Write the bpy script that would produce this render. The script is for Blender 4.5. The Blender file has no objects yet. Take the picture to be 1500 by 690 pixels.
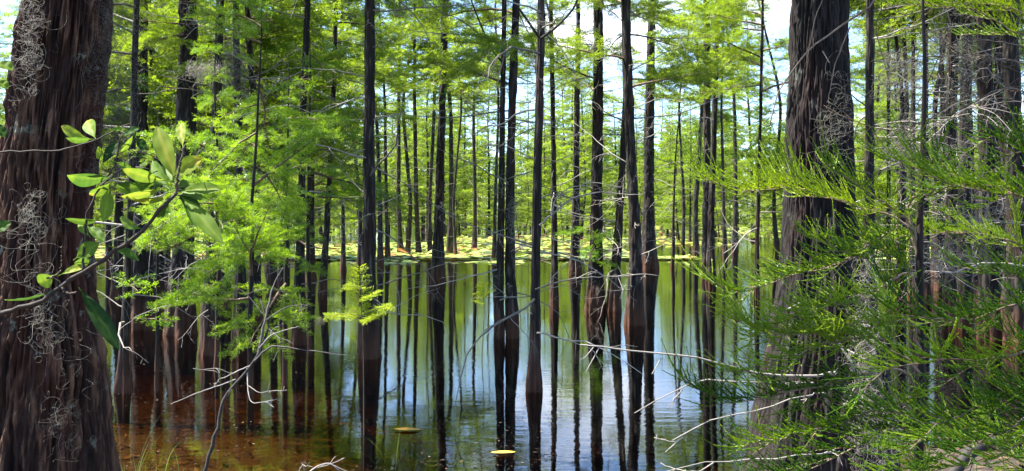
import bpy, math, random
import numpy as np

R = math.radians
rng = np.random.default_rng(11)
random.seed(11)
scene = bpy.context.scene
COL = scene.collection

# ------------------------------------------------------------------ camera
F, CX, HZ, CH = 1440.0, 750.0, 318.0, 1.6
def at(px, py, d):
    """point seen at photo pixel (px,py) at depth d"""
    return np.array([(px - CX) / F * d, d, CH - (py - HZ) / F * d])
def base_depth(py): return F * CH / (py - HZ)

cam_d = bpy.data.cameras.new('camera')
cam = bpy.data.objects.new('camera', cam_d); COL.objects.link(cam)
cam.location = (0, 0, CH); cam.rotation_euler = (R(90), 0, 0)
cam_d.sensor_width = 36; cam_d.lens = 36 * F / 1500
cam_d.shift_y = -(345 - HZ) / 1500
cam_d.clip_end = 3000; cam_d.clip_start = 0.05
scene.camera = cam

# ------------------------------------------------------------------ noise
def _h(ix, iy, iz, s):
    n = (ix.astype(np.int64) * 374761393 + iy.astype(np.int64) * 668265263 + iz.astype(np.int64) * 2147483647 + s * 974711) & 0xffffffff
    n = ((n ^ (n >> 13)) * 1274126177) & 0xffffffff
    n = ((n ^ (n >> 16)) * 2246822519) & 0xffffffff
    n = n ^ (n >> 15)
    return (n & 0xffffff) / float(0xffffff)
def vnoise(p, s=0):
    i = np.floor(p); f = p - i; f = f * f * (3 - 2 * f)
    i = i.astype(np.int64); x, y, z = i[..., 0], i[..., 1], i[..., 2]
    a, b, c = f[..., 0], f[..., 1], f[..., 2]
    def m(u, v, t): return u + (v - u) * t
    return m(m(m(_h(x, y, z, s), _h(x+1, y, z, s), a), m(_h(x, y+1, z, s), _h(x+1, y+1, z, s), a), b),
             m(m(_h(x, y, z+1, s), _h(x+1, y, z+1, s), a), m(_h(x, y+1, z+1, s), _h(x+1, y+1, z+1, s), a), b), c)
def fbm(p, o=3, s=0):
    t = 0; w = 0.5; tot = 0
    for k in range(o):
        t = t + w * vnoise(p, s + k); tot += w; p = p * 2.03 + 7.1; w *= .5
    return t / tot
def nrm(v):
    return v / np.maximum(np.linalg.norm(v, axis=-1, keepdims=True), 1e-9)

# ------------------------------------------------------------------ mesh builder
class MB:
    def __init__(s): s.v = []; s.q = []; s.t = []; s.qm = []; s.tm = []; s.tone = []; s.n = 0
    def add(s, V, Q=None, T=None, mat=0, tone=.5):
        V = np.asarray(V, dtype=np.float64).reshape(-1, 3)
        s.v.append(V)
        tn = np.broadcast_to(np.asarray(tone, dtype=np.float64), (len(V),))
        s.tone.append(tn)
        if Q is not None and len(Q): s.q.append(np.asarray(Q, dtype=np.int64) + s.n); s.qm.append(np.full(len(Q), mat))
        if T is not None and len(T): s.t.append(np.asarray(T, dtype=np.int64) + s.n); s.tm.append(np.full(len(T), mat))
        s.n += len(V)
    def mesh(s, name, mats, off=(0, 0, 0), smooth=True):
        me = bpy.data.meshes.new(name)
        V = np.concatenate(s.v) - np.asarray(off, dtype=np.float64) if s.v else np.zeros((0, 3))
        q = np.concatenate(s.q) if s.q else np.zeros((0, 4), np.int64)
        t = np.concatenate(s.t) if s.t else np.zeros((0, 3), np.int64)
        me.vertices.add(len(V)); me.vertices.foreach_set('co', V.astype(np.float32).ravel())
        loops = np.concatenate([q.ravel(), t.ravel()])
        me.loops.add(len(loops)); me.loops.foreach_set('vertex_index', loops.astype(np.int32))
        me.polygons.add(len(q) + len(t))
        st = np.concatenate([np.arange(len(q)) * 4, len(q) * 4 + np.arange(len(t)) * 3])
        me.polygons.foreach_set('loop_start', st.astype(np.int32))
        mi = np.concatenate(s.qm + s.tm) if (s.qm or s.tm) else np.zeros(0)
        for m in mats: me.materials.append(m)
        me.polygons.foreach_set('material_index', mi.astype(np.int32))
        me.polygons.foreach_set('use_smooth', np.full(len(q) + len(t), smooth))
        a = me.attributes.new('tone', 'FLOAT', 'POINT')
        if len(V): a.data.foreach_set('value', np.concatenate(s.tone).astype(np.float32))
        me.update(calc_edges=True)
        return me
    def build(s, name, mats, parent=None, off=(0, 0, 0), smooth=True):
        if not isinstance(mats, (list, tuple)): mats = [mats]
        o = bpy.data.objects.new(name, s.mesh(name, mats, off, smooth)); COL.objects.link(o)
        if parent is not None: o.parent = parent
        else: o.location = off
        return o

def tag(o, label=None, cat=None, group=None, kind=None):
    if label: o['label'] = label
    if cat: o['category'] = cat
    if group: o['group'] = group
    if kind: o['kind'] = kind
    return o
def empty(name, loc, label, cat, group=None):
    o = bpy.data.objects.new(name, None); COL.objects.link(o); o.location = loc
    o.empty_display_size = .2
    return tag(o, label, cat, group)
def copy_thing(root, children, loc, rotz, sc, label, group):
    r = root.copy(); COL.objects.link(r); r.location = loc; r.rotation_euler = (0, 0, rotz); r.scale = sc
    r['label'] = label; r['group'] = group
    for ch in children:
        c = ch.copy(); COL.objects.link(c); c.parent = r
    return r

# ------------------------------------------------------------------ shapes
def spline(P, n):
    P = np.asarray(P, float)
    if len(P) < 3:
        t = np.linspace(0, 1, n)[:, None]; return P[0] * (1 - t) + P[-1] * t
    E = np.vstack([2 * P[0] - P[1], P, 2 * P[-1] - P[-2]])
    seg = np.linalg.norm(np.diff(P, axis=0), axis=1); cum = np.concatenate([[0], np.cumsum(seg)])
    u = np.linspace(0, cum[-1], n); k = np.clip(np.searchsorted(cum, u, 'right') - 1, 0, len(P) - 2)
    t = ((u - cum[k]) / np.maximum(seg[k], 1e-9))[:, None]
    a, b, c, d = E[k], E[k + 1], E[k + 2], E[k + 3]
    return .5 * ((2 * b) + (-a + c) * t + (2 * a - 5 * b + 4 * c - d) * t ** 2 + (-a + 3 * b - 3 * c + d) * t ** 3)

def tube(M, P, r, sides=5, mat=0, tone=.5, cap=True):
    P = np.asarray(P, float); n = len(P)
    r = np.broadcast_to(np.asarray(r, float), (n,))
    T = nrm(np.gradient(P, axis=0))
    up = np.array([0, 0, 1.0]) if abs(T[:, 2]).mean() < .8 else np.array([1.0, 0, 0])
    A = nrm(np.cross(T, up)); B = np.cross(T, A)
    th = np.arange(sides) * 2 * np.pi / sides
    V = P[:, None] + r[:, None, None] * (np.cos(th)[None, :, None] * A[:, None] + np.sin(th)[None, :, None] * B[:, None])
    i = np.arange(n - 1)[:, None] * sides; j = np.arange(sides)[None]; j2 = (j + 1) % sides
    Q = np.stack([i + j, i + j2, i + sides + j2, i + sides + j], -1).reshape(-1, 4)
    V = V.reshape(-1, 3)
    if cap:
        V = np.vstack([V, P[-1] + T[-1] * r[-1]]); k = n * sides; b = (n - 1) * sides
        Tt = np.array([[b + a, b + (a + 1) % sides, k] for a in range(sides)])
        M.add(V, Q, Tt, mat, tone)
    else: M.add(V, Q, None, mat, tone)

def tubes(M, P, r, sides=3, mat=0, tone=.5):
    """many tubes at once: P (m,n,3), r (m,n) or (n,)"""
    m, n, _ = P.shape
    r = np.broadcast_to(np.asarray(r, float), (m, n))
    T = nrm(np.gradient(P, axis=1))
    up = np.where(np.abs(T[:, :1, 2:3]) < .85, np.array([0, 0, 1.0]), np.array([1.0, 0.1, 0]))
    A = nrm(np.cross(T, np.broadcast_to(up, T.shape))); B = np.cross(T, A)
    th = np.arange(sides) * 2 * np.pi / sides
    V = P[:, :, None] + r[:, :, None, None] * (np.cos(th)[:, None] * A[:, :, None] + np.sin(th)[:, None] * B[:, :, None])
    o = np.arange(m)[:, None, None] * n * sides
    i = np.arange(n - 1)[None, :, None] * sides; j = np.arange(sides)[None, None]; j2 = (j + 1) % sides
    Q = np.stack([o + i + j, o + i + j2, o + i + sides + j2, o + i + sides + j], -1).reshape(-1, 4)
    tn = np.asarray(tone, float)
    if tn.ndim == 1 and len(tn) == m: tn = np.repeat(tn, n * sides)
    M.add(V.reshape(-1, 3), Q, None, mat, tn)

def walk(p, d, L, n, wig, grav, g):
    P = [np.asarray(p, float)]; d = nrm(np.asarray(d, float)); s = L / (n - 1)
    for _ in range(n - 1):
        d = nrm(d + g.normal(0, wig, 3) + np.array([0, 0, grav])); P.append(P[-1] + d * s)
    return np.array(P)

def feathers(M, P, D, N, L, K, w, g, mat=0, tone=.5, ang=.95):
    """flat two-ranked branchlets: K pairs of needle triangles each"""
    m = len(P); 
    if m == 0: return
    D = nrm(D); S = nrm(np.cross(D, N)); N2 = np.cross(S, D)
    t = (np.arange(K) + .5) / K
    t = np.repeat(t, 2)[None] + g.normal(0, .25 / K, (m, 2 * K))
    sg = np.tile([1., -1.], K)[None]
    # the axis droops a little towards its tip
    base = P[:, None] + D[:, None] * (t * L[:, None])[..., None] - N2[:, None] * (t ** 2 * .18 * L[:, None])[..., None]
    ln = L[:, None] * (.46 * np.sqrt(np.clip(1.12 - t, .05, 1)) + .06) * g.uniform(.75, 1.2, t.shape)
    a = ang + g.normal(0, .15, t.shape)
    dirv = D[:, None] * np.cos(a)[..., None] + S[:, None] * (sg * np.sin(a))[..., None] + N2[:, None] * g.normal(0.05, .22, t.shape)[..., None]
    wv = nrm(np.cross(dirv, N2[:, None] + g.normal(0, .35, dirv.shape))) * (w * g.uniform(.7, 1.3, t.shape))[..., None]
    tip = base + dirv * ln[..., None]
    mid = base + dirv * (ln * .45)[..., None]
    V = np.stack([base, mid + wv, tip, mid - wv], 2).reshape(-1, 3)
    k = np.arange(m * 2 * K)[:, None] * 4
    Q = k + np.array([[0, 1, 2, 3]])
    tn = np.repeat(np.broadcast_to(np.asarray(tone, float), (m,)), 2 * K * 4)
    M.add(V, Q, None, mat, tn)

LOD = {  # spacing of twigs, spacing of branchlets, branchlet length, K, needle half width
    'near': (.06, .022, .085, 7, .0022),
    'mid': (.085, .038, .11, 6, .0040),
    'lo': (.15, .07, .15, 4, .0095),
    'far': (.22, .11, .24, 3, .021),
}
def bough(M, p0, az, elev, L, lod, g, droop=-.05, r0=None, dens=1.0, start=.2, nm=0, tm=1, tone0=.5, bare=False):
    ts, bs, bl, K, w = LOD[lod]
    ts /= dens
    d = np.array([math.cos(az) * math.cos(elev), math.sin(az) * math.cos(elev), math.sin(elev)])
    n = 9
    P = walk(p0, d, L, n, .09, droop, g)
    r0 = r0 or .004 + .009 * L
    tube(M, P, np.linspace(r0, .0022 if lod in ('near', 'mid') else .005, n), 4 if lod in ('near', 'mid') else 3, tm, g.uniform(.3, .7))
    m = max(3, int(L * (1 - start) / ts) * 2)
    t = np.linspace(start, .99, m) + g.normal(0, .01, m); t = np.clip(t, 0, .995)
    f = t * (n - 1); i = np.clip(f.astype(int), 0, n - 2); fr = (f - i)[:, None]
    Q0 = P[i] * (1 - fr) + P[i + 1] * fr; T = nrm(P[i + 1] - P[i])
    side = nrm(np.cross(T, np.array([0, 0, 1.0]))) * np.where(np.arange(m) % 2, 1, -1)[:, None]
    sl = (.48 * L * np.sin(np.clip((1.08 - t) / (1.08 - start), 0, 1) * np.pi * .62) * g.uniform(.55, 1.1, m)).clip(.05, .75)
    a = g.uniform(.6, 1.15, m)[:, None]
    SD = nrm(T * np.cos(a) + side * np.sin(a) + np.array([0, 0, 1]) * g.normal(.10, .38 if lod in ('near', 'mid') else .25, m)[:, None])
    # twigs as curves
    u = np.linspace(0, 1, 4)
    TP = Q0[:, None] + SD[:, None] * (u[None] * sl[:, None])[..., None] + np.array([0, 0, -1]) * (u ** 2 * .12)[None, :, None] * sl[:, None, None]
    tubes(M, TP, np.linspace(.0024, .001, 4) * (1 if lod in ('near', 'mid') else 2), 3, tm, .5)
    if bare: return P
    cnt = np.maximum(2, (sl / bs).astype(int) * 2)
    idx = np.repeat(np.arange(m), cnt)
    k = np.concatenate([np.arange(c) for c in cnt]); c = cnt[idx]
    tt = np.clip(.12 + .88 * (k + .5) / c, 0, 1)
    BP = Q0[idx] + SD[idx] * (tt * sl[idx])[:, None] + np.array([0, 0, -1]) * (tt ** 2 * .12 * sl[idx])[:, None]
    sdv = nrm(np.cross(SD[idx], np.array([0, 0, 1.0]))) * np.where(k % 2, 1, -1)[:, None]
    a = g.uniform(.45, 1.2, len(idx))[:, None]
    BD = nrm(SD[idx] * np.cos(a) + sdv * np.sin(a) + np.array([0, 0, 1]) * g.normal(.12, .42 if lod in ('near', 'mid') else .32, len(idx))[:, None])
    BN = nrm(np.array([0, 0, 1.0]) + g.normal(0, .6, (len(idx), 3)))
    BL = bl * g.uniform(.6, 1.25, len(idx)) * (1 - .35 * tt)
    tn = np.clip(tone0 + g.normal(0, .10, len(idx)) + .12 * (t[idx] - .5), 0, 1)
    feathers(M, BP, BD, BN, BL, K, w, g, nm, tn)
    return P

def threads(M, P0, D, L, bend, g, nm=0, tone=.5, r=.0021, spikes=30, sl=.012):
    """pond-cypress branchlets: thread-like stems curving upward, closely set with awl needles"""
    m = len(P0); n = 6
    u = np.linspace(0, 1, n)
    D = nrm(D)
    P = P0[:, None] + D[:, None] * (u[None] * L[:, None])[..., None] + bend[:, None] * (u ** 2)[None, :, None] * L[:, None, None]
    tubes(M, P, np.linspace(r, r * .45, n), 3, nm, tone)
    # needles
    t = np.clip((np.arange(spikes) + .5) / spikes + g.normal(0, .01, (m, spikes)), 0, 1)
    f = t * (n - 1); i = np.clip(f.astype(int), 0, n - 2); fr = (f - i)[..., None]
    rows = np.arange(m)[:, None]
    B = P[rows, i] * (1 - fr) + P[rows, i + 1] * fr; T = nrm(P[rows, i + 1] - P[rows, i])
    rad = nrm(np.cross(T, g.normal(0, 1, T.shape)))
    dv = nrm(T * .9 + rad * .36)
    tip = B + dv * (sl * g.uniform(.7, 1.3, t.shape) * (1.1 - .5 * t))[..., None]
    wv = nrm(np.cross(dv, g.normal(0, 1, dv.shape))) * .0019
    mid = B * .55 + tip * .45
    V = np.stack([B, mid + wv, tip, mid - wv], 2).reshape(-1, 3)
    Q = np.arange(m * spikes)[:, None] * 4 + np.array([[0, 1, 2, 3]])
    tn = np.repeat(np.broadcast_to(np.asarray(tone, float), (m,)), spikes * 4)
    M.add(V, Q, None, nm, tn)

def thread_bough(M, path, g, sub=.055, subl=.34, ts=.0145, tl=.125, r0=.006, start=.1, tone0=.5, up=.55, nm=0, tm=1, twig_tone=.5, spikes=30):
    """a foreground bough along a 3-D path, with side twigs and upward threads"""
    L = np.linalg.norm(np.diff(path, axis=0), axis=1).sum()
    n = 24
    P = spline(path, n); P[1:-1] += g.normal(0, .004, (n - 2, 3))
    tube(M, P, np.linspace(r0, .0012, n), 6, tm, twig_tone)
    m = max(4, int(L * (1 - start) / sub))
    t = np.linspace(start, .985, m) + g.normal(0, .012, m); t = np.clip(t, 0, .99)
    twigs = [(P, np.ones(n), start)]
    for q in range(m):
        f = t[q] * (n - 1); i = min(int(f), n - 2)
        p = P[i] + (P[i + 1] - P[i]) * (f - i); T = nrm(P[i + 1] - P[i])
        s = nrm(np.cross(T, [0, 0, 1.0])) * (1 if q % 2 else -1)
        a = g.uniform(.5, 1.0)
        d = nrm(T * math.cos(a) + s * math.sin(a) + np.array([0, 0, g.normal(.05, .25)]))
        l = subl * g.uniform(.45, 1.1) * (1.15 - .75 * t[q])
        W = walk(p, d, l, 7, .10, -.02, g)
        tube(M, W, np.linspace(.0022, .0009, 7), 4, tm, twig_tone)
        twigs.append((W, None, .08))
    BP, BD, BB, BL, TN = [], [], [], [], []
    for W, _, st in twigs:
        l = np.linalg.norm(np.diff(W, axis=0), axis=1).sum()
        c = max(3, int(l * (1 - st) / ts)); nn = len(W)
        tt = np.clip(np.linspace(st, 1, c) + g.normal(0, .01, c), 0, .999)
        f = tt * (nn - 1); i = f.astype(int).clip(0, nn - 2); fr = (f - i)[:, None]
        p = W[i] * (1 - fr) + W[i + 1] * fr; T = nrm(W[i + 1] - W[i])
        s = nrm(np.cross(T, [0, 0, 1.0])) * np.where(np.arange(c) % 2, 1, -1)[:, None]
        a = g.uniform(.35, .95, c)[:, None]
        d = nrm(T * np.cos(a) + s * np.sin(a) * .75 + np.array([0, 0, 1]) * g.normal(.34, .17, c)[:, None])
        BP.append(p); BD.append(d)
        BB.append(np.array([0, 0, 1]) * (up * g.uniform(.2, 1, c))[:, None] + T * .25 + g.normal(0, .12, (c, 3)))
        BL.append(tl * g.uniform(.5, 1.35, c) * (1 - .3 * tt))
        TN.append(np.clip(tone0 + g.normal(0, .08) + g.normal(0, .10, c), 0, 1))
    threads(M, np.concatenate(BP), np.concatenate(BD), np.concatenate(BL), np.concatenate(BB), g, nm, np.concatenate(TN), spikes=spikes)
    return P

def snag(M, p0, az, elev, L, g, r0=None, mat=0, depth=2, sides=5, grav=-.02, wig=.13, tone=None):
    """dead branch with bare side twigs"""
    d = np.array([math.cos(az) * math.cos(elev), math.sin(az) * math.cos(elev), math.sin(elev)])
    n = 9; P = walk(p0, d, L, n, wig, grav, g)
    r0 = r0 or .003 + .008 * L
    tone = g.uniform(.3, 1.) if tone is None else tone
    tube(M, P, np.linspace(r0, max(.0016, r0 * .2), n), sides, mat, tone)
    if depth > 0:
        for k in range(g.integers(2, 6)):
            i = g.integers(2, n - 1); T = nrm(P[min(i + 1, n - 1)] - P[i - 1])
            s = nrm(np.cross(T, g.normal(0, 1, 3)))
            dd = nrm(T * g.uniform(.3, .9) + s)
            snag(M, P[i], math.atan2(dd[1], dd[0]), math.asin(np.clip(dd[2], -1, 1)), L * g.uniform(.2, .5) * (1.1 - i / n), g, max(.0018, r0 * .5 * (1.1 - i / n)), mat, depth - 1, 4 if sides > 4 else 3, grav, wig, tone)
    return P

def trunk(M, zc, cx, cy, rad, sides, rows, seed, bark=.006, fl=.25, flh=.4, nf=7, mat=0, fz=2.6, cell=.035, flake=1.2, z0=None, z1=None):
    """trunk by control heights zc with centres and radii; fluted base, stringy bark"""
    z0 = zc[0] if z0 is None else z0; z1 = zc[-1] if z1 is None else z1
    z = np.linspace(0, 1, rows) ** 1.35 * (z1 - z0) + z0
    c = np.stack([np.interp(z, zc, cx), np.interp(z, zc, cy)], 1); r = np.interp(z, zc, rad)
    for _ in range(2):
        if rows > 12:
            k = max(1, rows // 24); ker = np.ones(2 * k + 1) / (2 * k + 1)
            c = np.stack([np.convolve(np.pad(c[:, q], k, 'edge'), ker, 'valid') for q in range(2)], 1)
            r = np.convolve(np.pad(r, k, 'edge'), ker, 'valid')
    th = np.arange(sides) * 2 * np.pi / sides
    TH, ZZ = np.meshgrid(th, z); RR = r[:, None]
    ct, st = np.cos(TH), np.sin(TH)
    h = np.maximum(ZZ - max(z0, 0), 0)
    flv = fl * np.exp(-h / flh) * (np.cos(nf * TH + seed + 2.0 * (vnoise(np.stack([ct * 1.2, st * 1.2, ZZ * .5], -1), seed) - .5) * 3) * .7
                                   + .5 * np.cos((nf // 2 + 1) * TH + seed * 1.7))
    lump = fbm(np.stack([ct * 1.1, st * 1.1, ZZ * .9], -1), 2, seed + 5) * .22; lump = lump - lump.mean(1, keepdims=True)
    fr = max(RR.mean() / cell, 1.5)
    w = (vnoise(np.stack([ct * 3, st * 3, ZZ * 1.3], -1), seed + 9) - .5) * 1.1 + (vnoise(np.stack([ct * 6, st * 6, ZZ * 4.5], -1), seed + 10) - .5) * .5
    w2 = (vnoise(np.stack([ct * 5, st * 5, ZZ * 3], -1), seed + 12) - .5) * 1.4
    q = np.stack([ct * fr + w, st * fr - w, ZZ * fz + w2], -1)
    b = 1 - np.abs(2 * fbm(q, 3, seed + 20) - 1)
    b2 = fbm(np.stack([ct * fr * 2.6, st * fr * 2.6, ZZ * fz * 2.2], -1), 2, seed + 30)
    plate = fbm(np.stack([ct * fr * .45 + w, st * fr * .45, ZZ * fz * 1.5], -1), 2, seed + 40)
    rr = RR * (1 + flv + lump) + bark * 2.2 * (plate - .5) + bark * (b ** 1.5 - .55) * 2 + bark * .8 * (b2 - .5)
    i = np.arange(rows - 1)[:, None] * sides; j = np.arange(sides)[None]; j2 = (j + 1) % sides
    Q = np.stack([i + j, i + j2, i + sides + j2, i + sides + j], -1).reshape(-1, 4)
    fk = fbm(np.stack([ct * fr * 1.3 + w, st * fr * 1.3 - w, ZZ * 9], -1), 3, seed + 50)
    rr = rr + bark * flake * (fk - .5)
    tone = np.clip(b * .55 + (b2 - .5) * .4 + (fk - .5) * .9, 0, 1)
    rr = np.maximum(rr, RR * .35)
    V = np.stack([c[:, :1] + rr * ct, c[:, 1:] + rr * st, ZZ], -1).reshape(-1, 3)
    M.add(V, Q, None, mat, tone.ravel())
    return z, c, r

# ------------------------------------------------------------------ materials
def mat(name):
    m = bpy.data.materials.new(name); m.use_nodes = True
    nt = m.node_tree; nt.nodes.clear()
    return m, nt, nt.nodes, nt.links
def N(ns, t, **kw):
    n = ns.new(t)
    for k, v in kw.items():
        if k.startswith('i_'):
            key = k[2:]; key = int(key) if key.isdigit() else key
            n.inputs[key].default_value = v
        else: setattr(n, k, v)
    return n
def ramp(ns, stops):
    n = ns.new('ShaderNodeValToRGB'); e = n.color_ramp.elements
    while len(e) < len(stops): e.new(.5)
    for el, (p, c) in zip(e, stops): el.position = p; el.color = (*c, 1)
    return n

def foliage_mat(name, stops, trans=.5, gloss=.25, noise_scale=1.6):
    m, nt, ns, lk = mat(name)
    at_ = N(ns, 'ShaderNodeAttribute', attribute_name='tone')
    oi = N(ns, 'ShaderNodeObjectInfo')
    tc = N(ns, 'ShaderNodeNewGeometry')
    nz = N(ns, 'ShaderNodeTexNoise', i_Scale=noise_scale, i_Detail=2.0)
    lk.new(tc.outputs['Position'], nz.inputs['Vector'])
    ad = N(ns, 'ShaderNodeMath', operation='MULTIPLY_ADD', i_1=.55, i_2=-.275); lk.new(nz.outputs['Fac'], ad.inputs[0])
    a2 = N(ns, 'ShaderNodeMath', operation='ADD'); lk.new(at_.outputs['Fac'], a2.inputs[0]); lk.new(ad.outputs[0], a2.inputs[1])
    a3 = N(ns, 'ShaderNodeMath', operation='MULTIPLY_ADD', i_1=.3, i_2=-.15); lk.new(oi.outputs['Random'], a3.inputs[0])
    a4 = N(ns, 'ShaderNodeMath', operation='ADD', use_clamp=True); lk.new(a2.outputs[0], a4.inputs[0]); lk.new(a3.outputs[0], a4.inputs[1])
    rp = ramp(ns, stops); lk.new(a4.outputs[0], rp.inputs[0])
    df = N(ns, 'ShaderNodeBsdfDiffuse'); lk.new(rp.outputs[0], df.inputs['Color'])
    hs = N(ns, 'ShaderNodeHueSaturation', i_Hue=.485, i_Saturation=1.1, i_Value=1.35); lk.new(rp.outputs[0], hs.inputs['Color'])
    tr = N(ns, 'ShaderNodeBsdfTranslucent'); lk.new(hs.outputs[0], tr.inputs['Color'])
    mx = N(ns, 'ShaderNodeMixShader', i_0=trans); lk.new(df.outputs[0], mx.inputs[1]); lk.new(tr.outputs[0], mx.inputs[2])
    gl = N(ns, 'ShaderNodeBsdfGlossy', i_Roughness=.5); gl.inputs['Color'].default_value = (.9, .9, .9, 1)
    fr = N(ns, 'ShaderNodeFresnel', i_IOR=1.38)
    mm = N(ns, 'ShaderNodeMath', operation='MULTIPLY', i_1=gloss); lk.new(fr.outputs[0], mm.inputs[0])
    m2 = N(ns, 'ShaderNodeMixShader'); lk.new(mm.outputs[0], m2.inputs[0]); lk.new(mx.outputs[0], m2.inputs[1]); lk.new(gl.outputs[0], m2.inputs[2])
    out = N(ns, 'ShaderNodeOutputMaterial'); lk.new(m2.outputs[0], out.inputs[0])
    return m

def bark_mat(name, dark, mid, light, stain=(.11, .045, .024), zs=9., lichen=0., bump=.5, scale=22.):
    m, nt, ns, lk = mat(name)
    g = N(ns, 'ShaderNodeNewGeometry')
    mp = N(ns, 'ShaderNodeMapping'); mp.inputs['Scale'].default_value = (scale, scale, scale / zs); lk.new(g.outputs['Position'], mp.inputs[0])
    n1 = N(ns, 'ShaderNodeTexNoise', i_Scale=1., i_Detail=6., i_Roughness=.65); lk.new(mp.outputs[0], n1.inputs['Vector'])
    at_ = N(ns, 'ShaderNodeAttribute', attribute_name='tone')
    mixf = N(ns, 'ShaderNodeMath', operation='MULTIPLY_ADD', i_1=.45); lk.new(at_.outputs['Fac'], mixf.inputs[0])
    h = N(ns, 'ShaderNodeMath', operation='MULTIPLY', i_1=.62); lk.new(n1.outputs['Fac'], h.inputs[0]); lk.new(h.outputs[0], mixf.inputs[2])
    rp = ramp(ns, [(.26, dark), (.52, mid), (.86, light)]); lk.new(mixf.outputs[0], rp.inputs[0])
    col = rp.outputs[0]
    # red-brown strips where the outer bark has peeled
    mp3 = N(ns, 'ShaderNodeMapping'); mp3.inputs['Scale'].default_value = (7, 7, 1.1); lk.new(g.outputs['Position'], mp3.inputs[0])
    n3 = N(ns, 'ShaderNodeTexNoise', i_Scale=1., i_Detail=3.); lk.new(mp3.outputs[0], n3.inputs['Vector'])
    r3 = ramp(ns, [(.5, (0, 0, 0)), (.72, (1, 1, 1))]); lk.new(n3.outputs['Fac'], r3.inputs[0])
    mr = N(ns, 'ShaderNodeMix', data_type='RGBA'); mr.inputs['B'].default_value = (mid[0] * 1.7 + .01, mid[1] * .95, mid[2] * .7, 1)
    s3 = N(ns, 'ShaderNodeMath', operation='MULTIPLY', i_1=.6); lk.new(r3.outputs[0], s3.inputs[0]); lk.new(s3.outputs[0], mr.inputs['Factor']); lk.new(col, mr.inputs['A'])
    col = mr.outputs['Result']
    # tannin stain up to the high-water mark
    sx = N(ns, 'ShaderNodeSeparateXYZ'); lk.new(g.outputs['Position'], sx.inputs[0])
    n4 = N(ns, 'ShaderNodeTexNoise', i_Scale=6., i_Detail=2.); lk.new(g.outputs['Position'], n4.inputs['Vector'])
    z4 = N(ns, 'ShaderNodeMath', operation='MULTIPLY_ADD', i_1=.5); lk.new(n4.outputs['Fac'], z4.inputs[0]); lk.new(sx.outputs['Z'], z4.inputs[2])
    mr4 = N(ns, 'ShaderNodeMapRange', i_1=.3, i_2=.8, i_3=.8, i_4=0.); lk.new(z4.outputs[0], mr4.inputs[0])
    st = N(ns, 'ShaderNodeMix', data_type='RGBA'); lk.new(mr4.outputs[0], st.inputs['Factor']); lk.new(col, st.inputs['A'])
    sm = N(ns, 'ShaderNodeMix', data_type='RGBA', blend_type='MULTIPLY'); sm.inputs['Factor'].default_value = .4
    sm.inputs['A'].default_value = (*stain, 1); lk.new(n1.outputs['Fac'], sm.inputs['B']); lk.new(sm.outputs['Result'], st.inputs['B'])
    col = st.outputs['Result']
    if lichen > 0:
        n2 = N(ns, 'ShaderNodeTexNoise', i_Scale=5.5, i_Detail=8., i_Roughness=.7); lk.new(g.outputs['Position'], n2.inputs['Vector'])
        r2 = ramp(ns, [(.60, (0, 0, 0)), (.66, (1, 1, 1))]); lk.new(n2.outputs['Fac'], r2.inputs[0])
        s2 = N(ns, 'ShaderNodeMath', operation='MULTIPLY', i_1=lichen); lk.new(r2.outputs[0], s2.inputs[0])
        ml = N(ns, 'ShaderNodeMix', data_type='RGBA'); ml.inputs['B'].default_value = (.30, .33, .25, 1)
        lk.new(s2.outputs[0], ml.inputs['Factor']); lk.new(col, ml.inputs['A']); col = ml.outputs['Result']
    bs = N(ns, 'ShaderNodeBsdfPrincipled', i_Roughness=.85); bs.inputs['Specular IOR Level'].default_value = .3
    lk.new(col, bs.inputs['Base Color'])
    bp = N(ns, 'ShaderNodeBump', i_Strength=bump, i_Distance=.012); lk.new(n1.outputs['Fac'], bp.inputs['Height']); lk.new(bp.outputs[0], bs.inputs['Normal'])
    out = N(ns, 'ShaderNodeOutputMaterial'); lk.new(bs.outputs[0], out.inputs[0])
    return m

def plain_mat(name, stops, rough=.8, spec=.3, scale=20., bump=0., trans=0.):
    m, nt, ns, lk = mat(name)
    at_ = N(ns, 'ShaderNodeAttribute', attribute_name='tone')
    g = N(ns, 'ShaderNodeNewGeometry')
    nz = N(ns, 'ShaderNodeTexNoise', i_Scale=scale, i_Detail=4.); lk.new(g.outputs['Position'], nz.inputs['Vector'])
    ad = N(ns, 'ShaderNodeMath', operation='MULTIPLY_ADD', i_1=.6, i_2=-.3); lk.new(nz.outputs['Fac'], ad.inputs[0])
    a2 = N(ns, 'ShaderNodeMath', operation='ADD', use_clamp=True); lk.new(at_.outputs['Fac'], a2.inputs[0]); lk.new(ad.outputs[0], a2.inputs[1])
    rp = ramp(ns, stops); lk.new(a2.outputs[0], rp.inputs[0])
    bs = N(ns, 'ShaderNodeBsdfPrincipled', i_Roughness=rough); bs.inputs['Specular IOR Level'].default_value = spec
    lk.new(rp.outputs[0], bs.inputs['Base Color'])
    if bump:
        bp = N(ns, 'ShaderNodeBump', i_Strength=bump, i_Distance=.01); lk.new(nz.outputs['Fac'], bp.inputs['Height']); lk.new(bp.outputs[0], bs.inputs['Normal'])
    sh = bs.outputs[0]
    if trans:
        tr = N(ns, 'ShaderNodeBsdfTranslucent'); lk.new(rp.outputs[0], tr.inputs['Color'])
        mx = N(ns, 'ShaderNodeMixShader', i_0=trans); lk.new(sh, mx.inputs[1]); lk.new(tr.outputs[0], mx.inputs[2]); sh = mx.outputs[0]
    out = N(ns, 'ShaderNodeOutputMaterial'); lk.new(sh, out.inputs[0])
    return m

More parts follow.
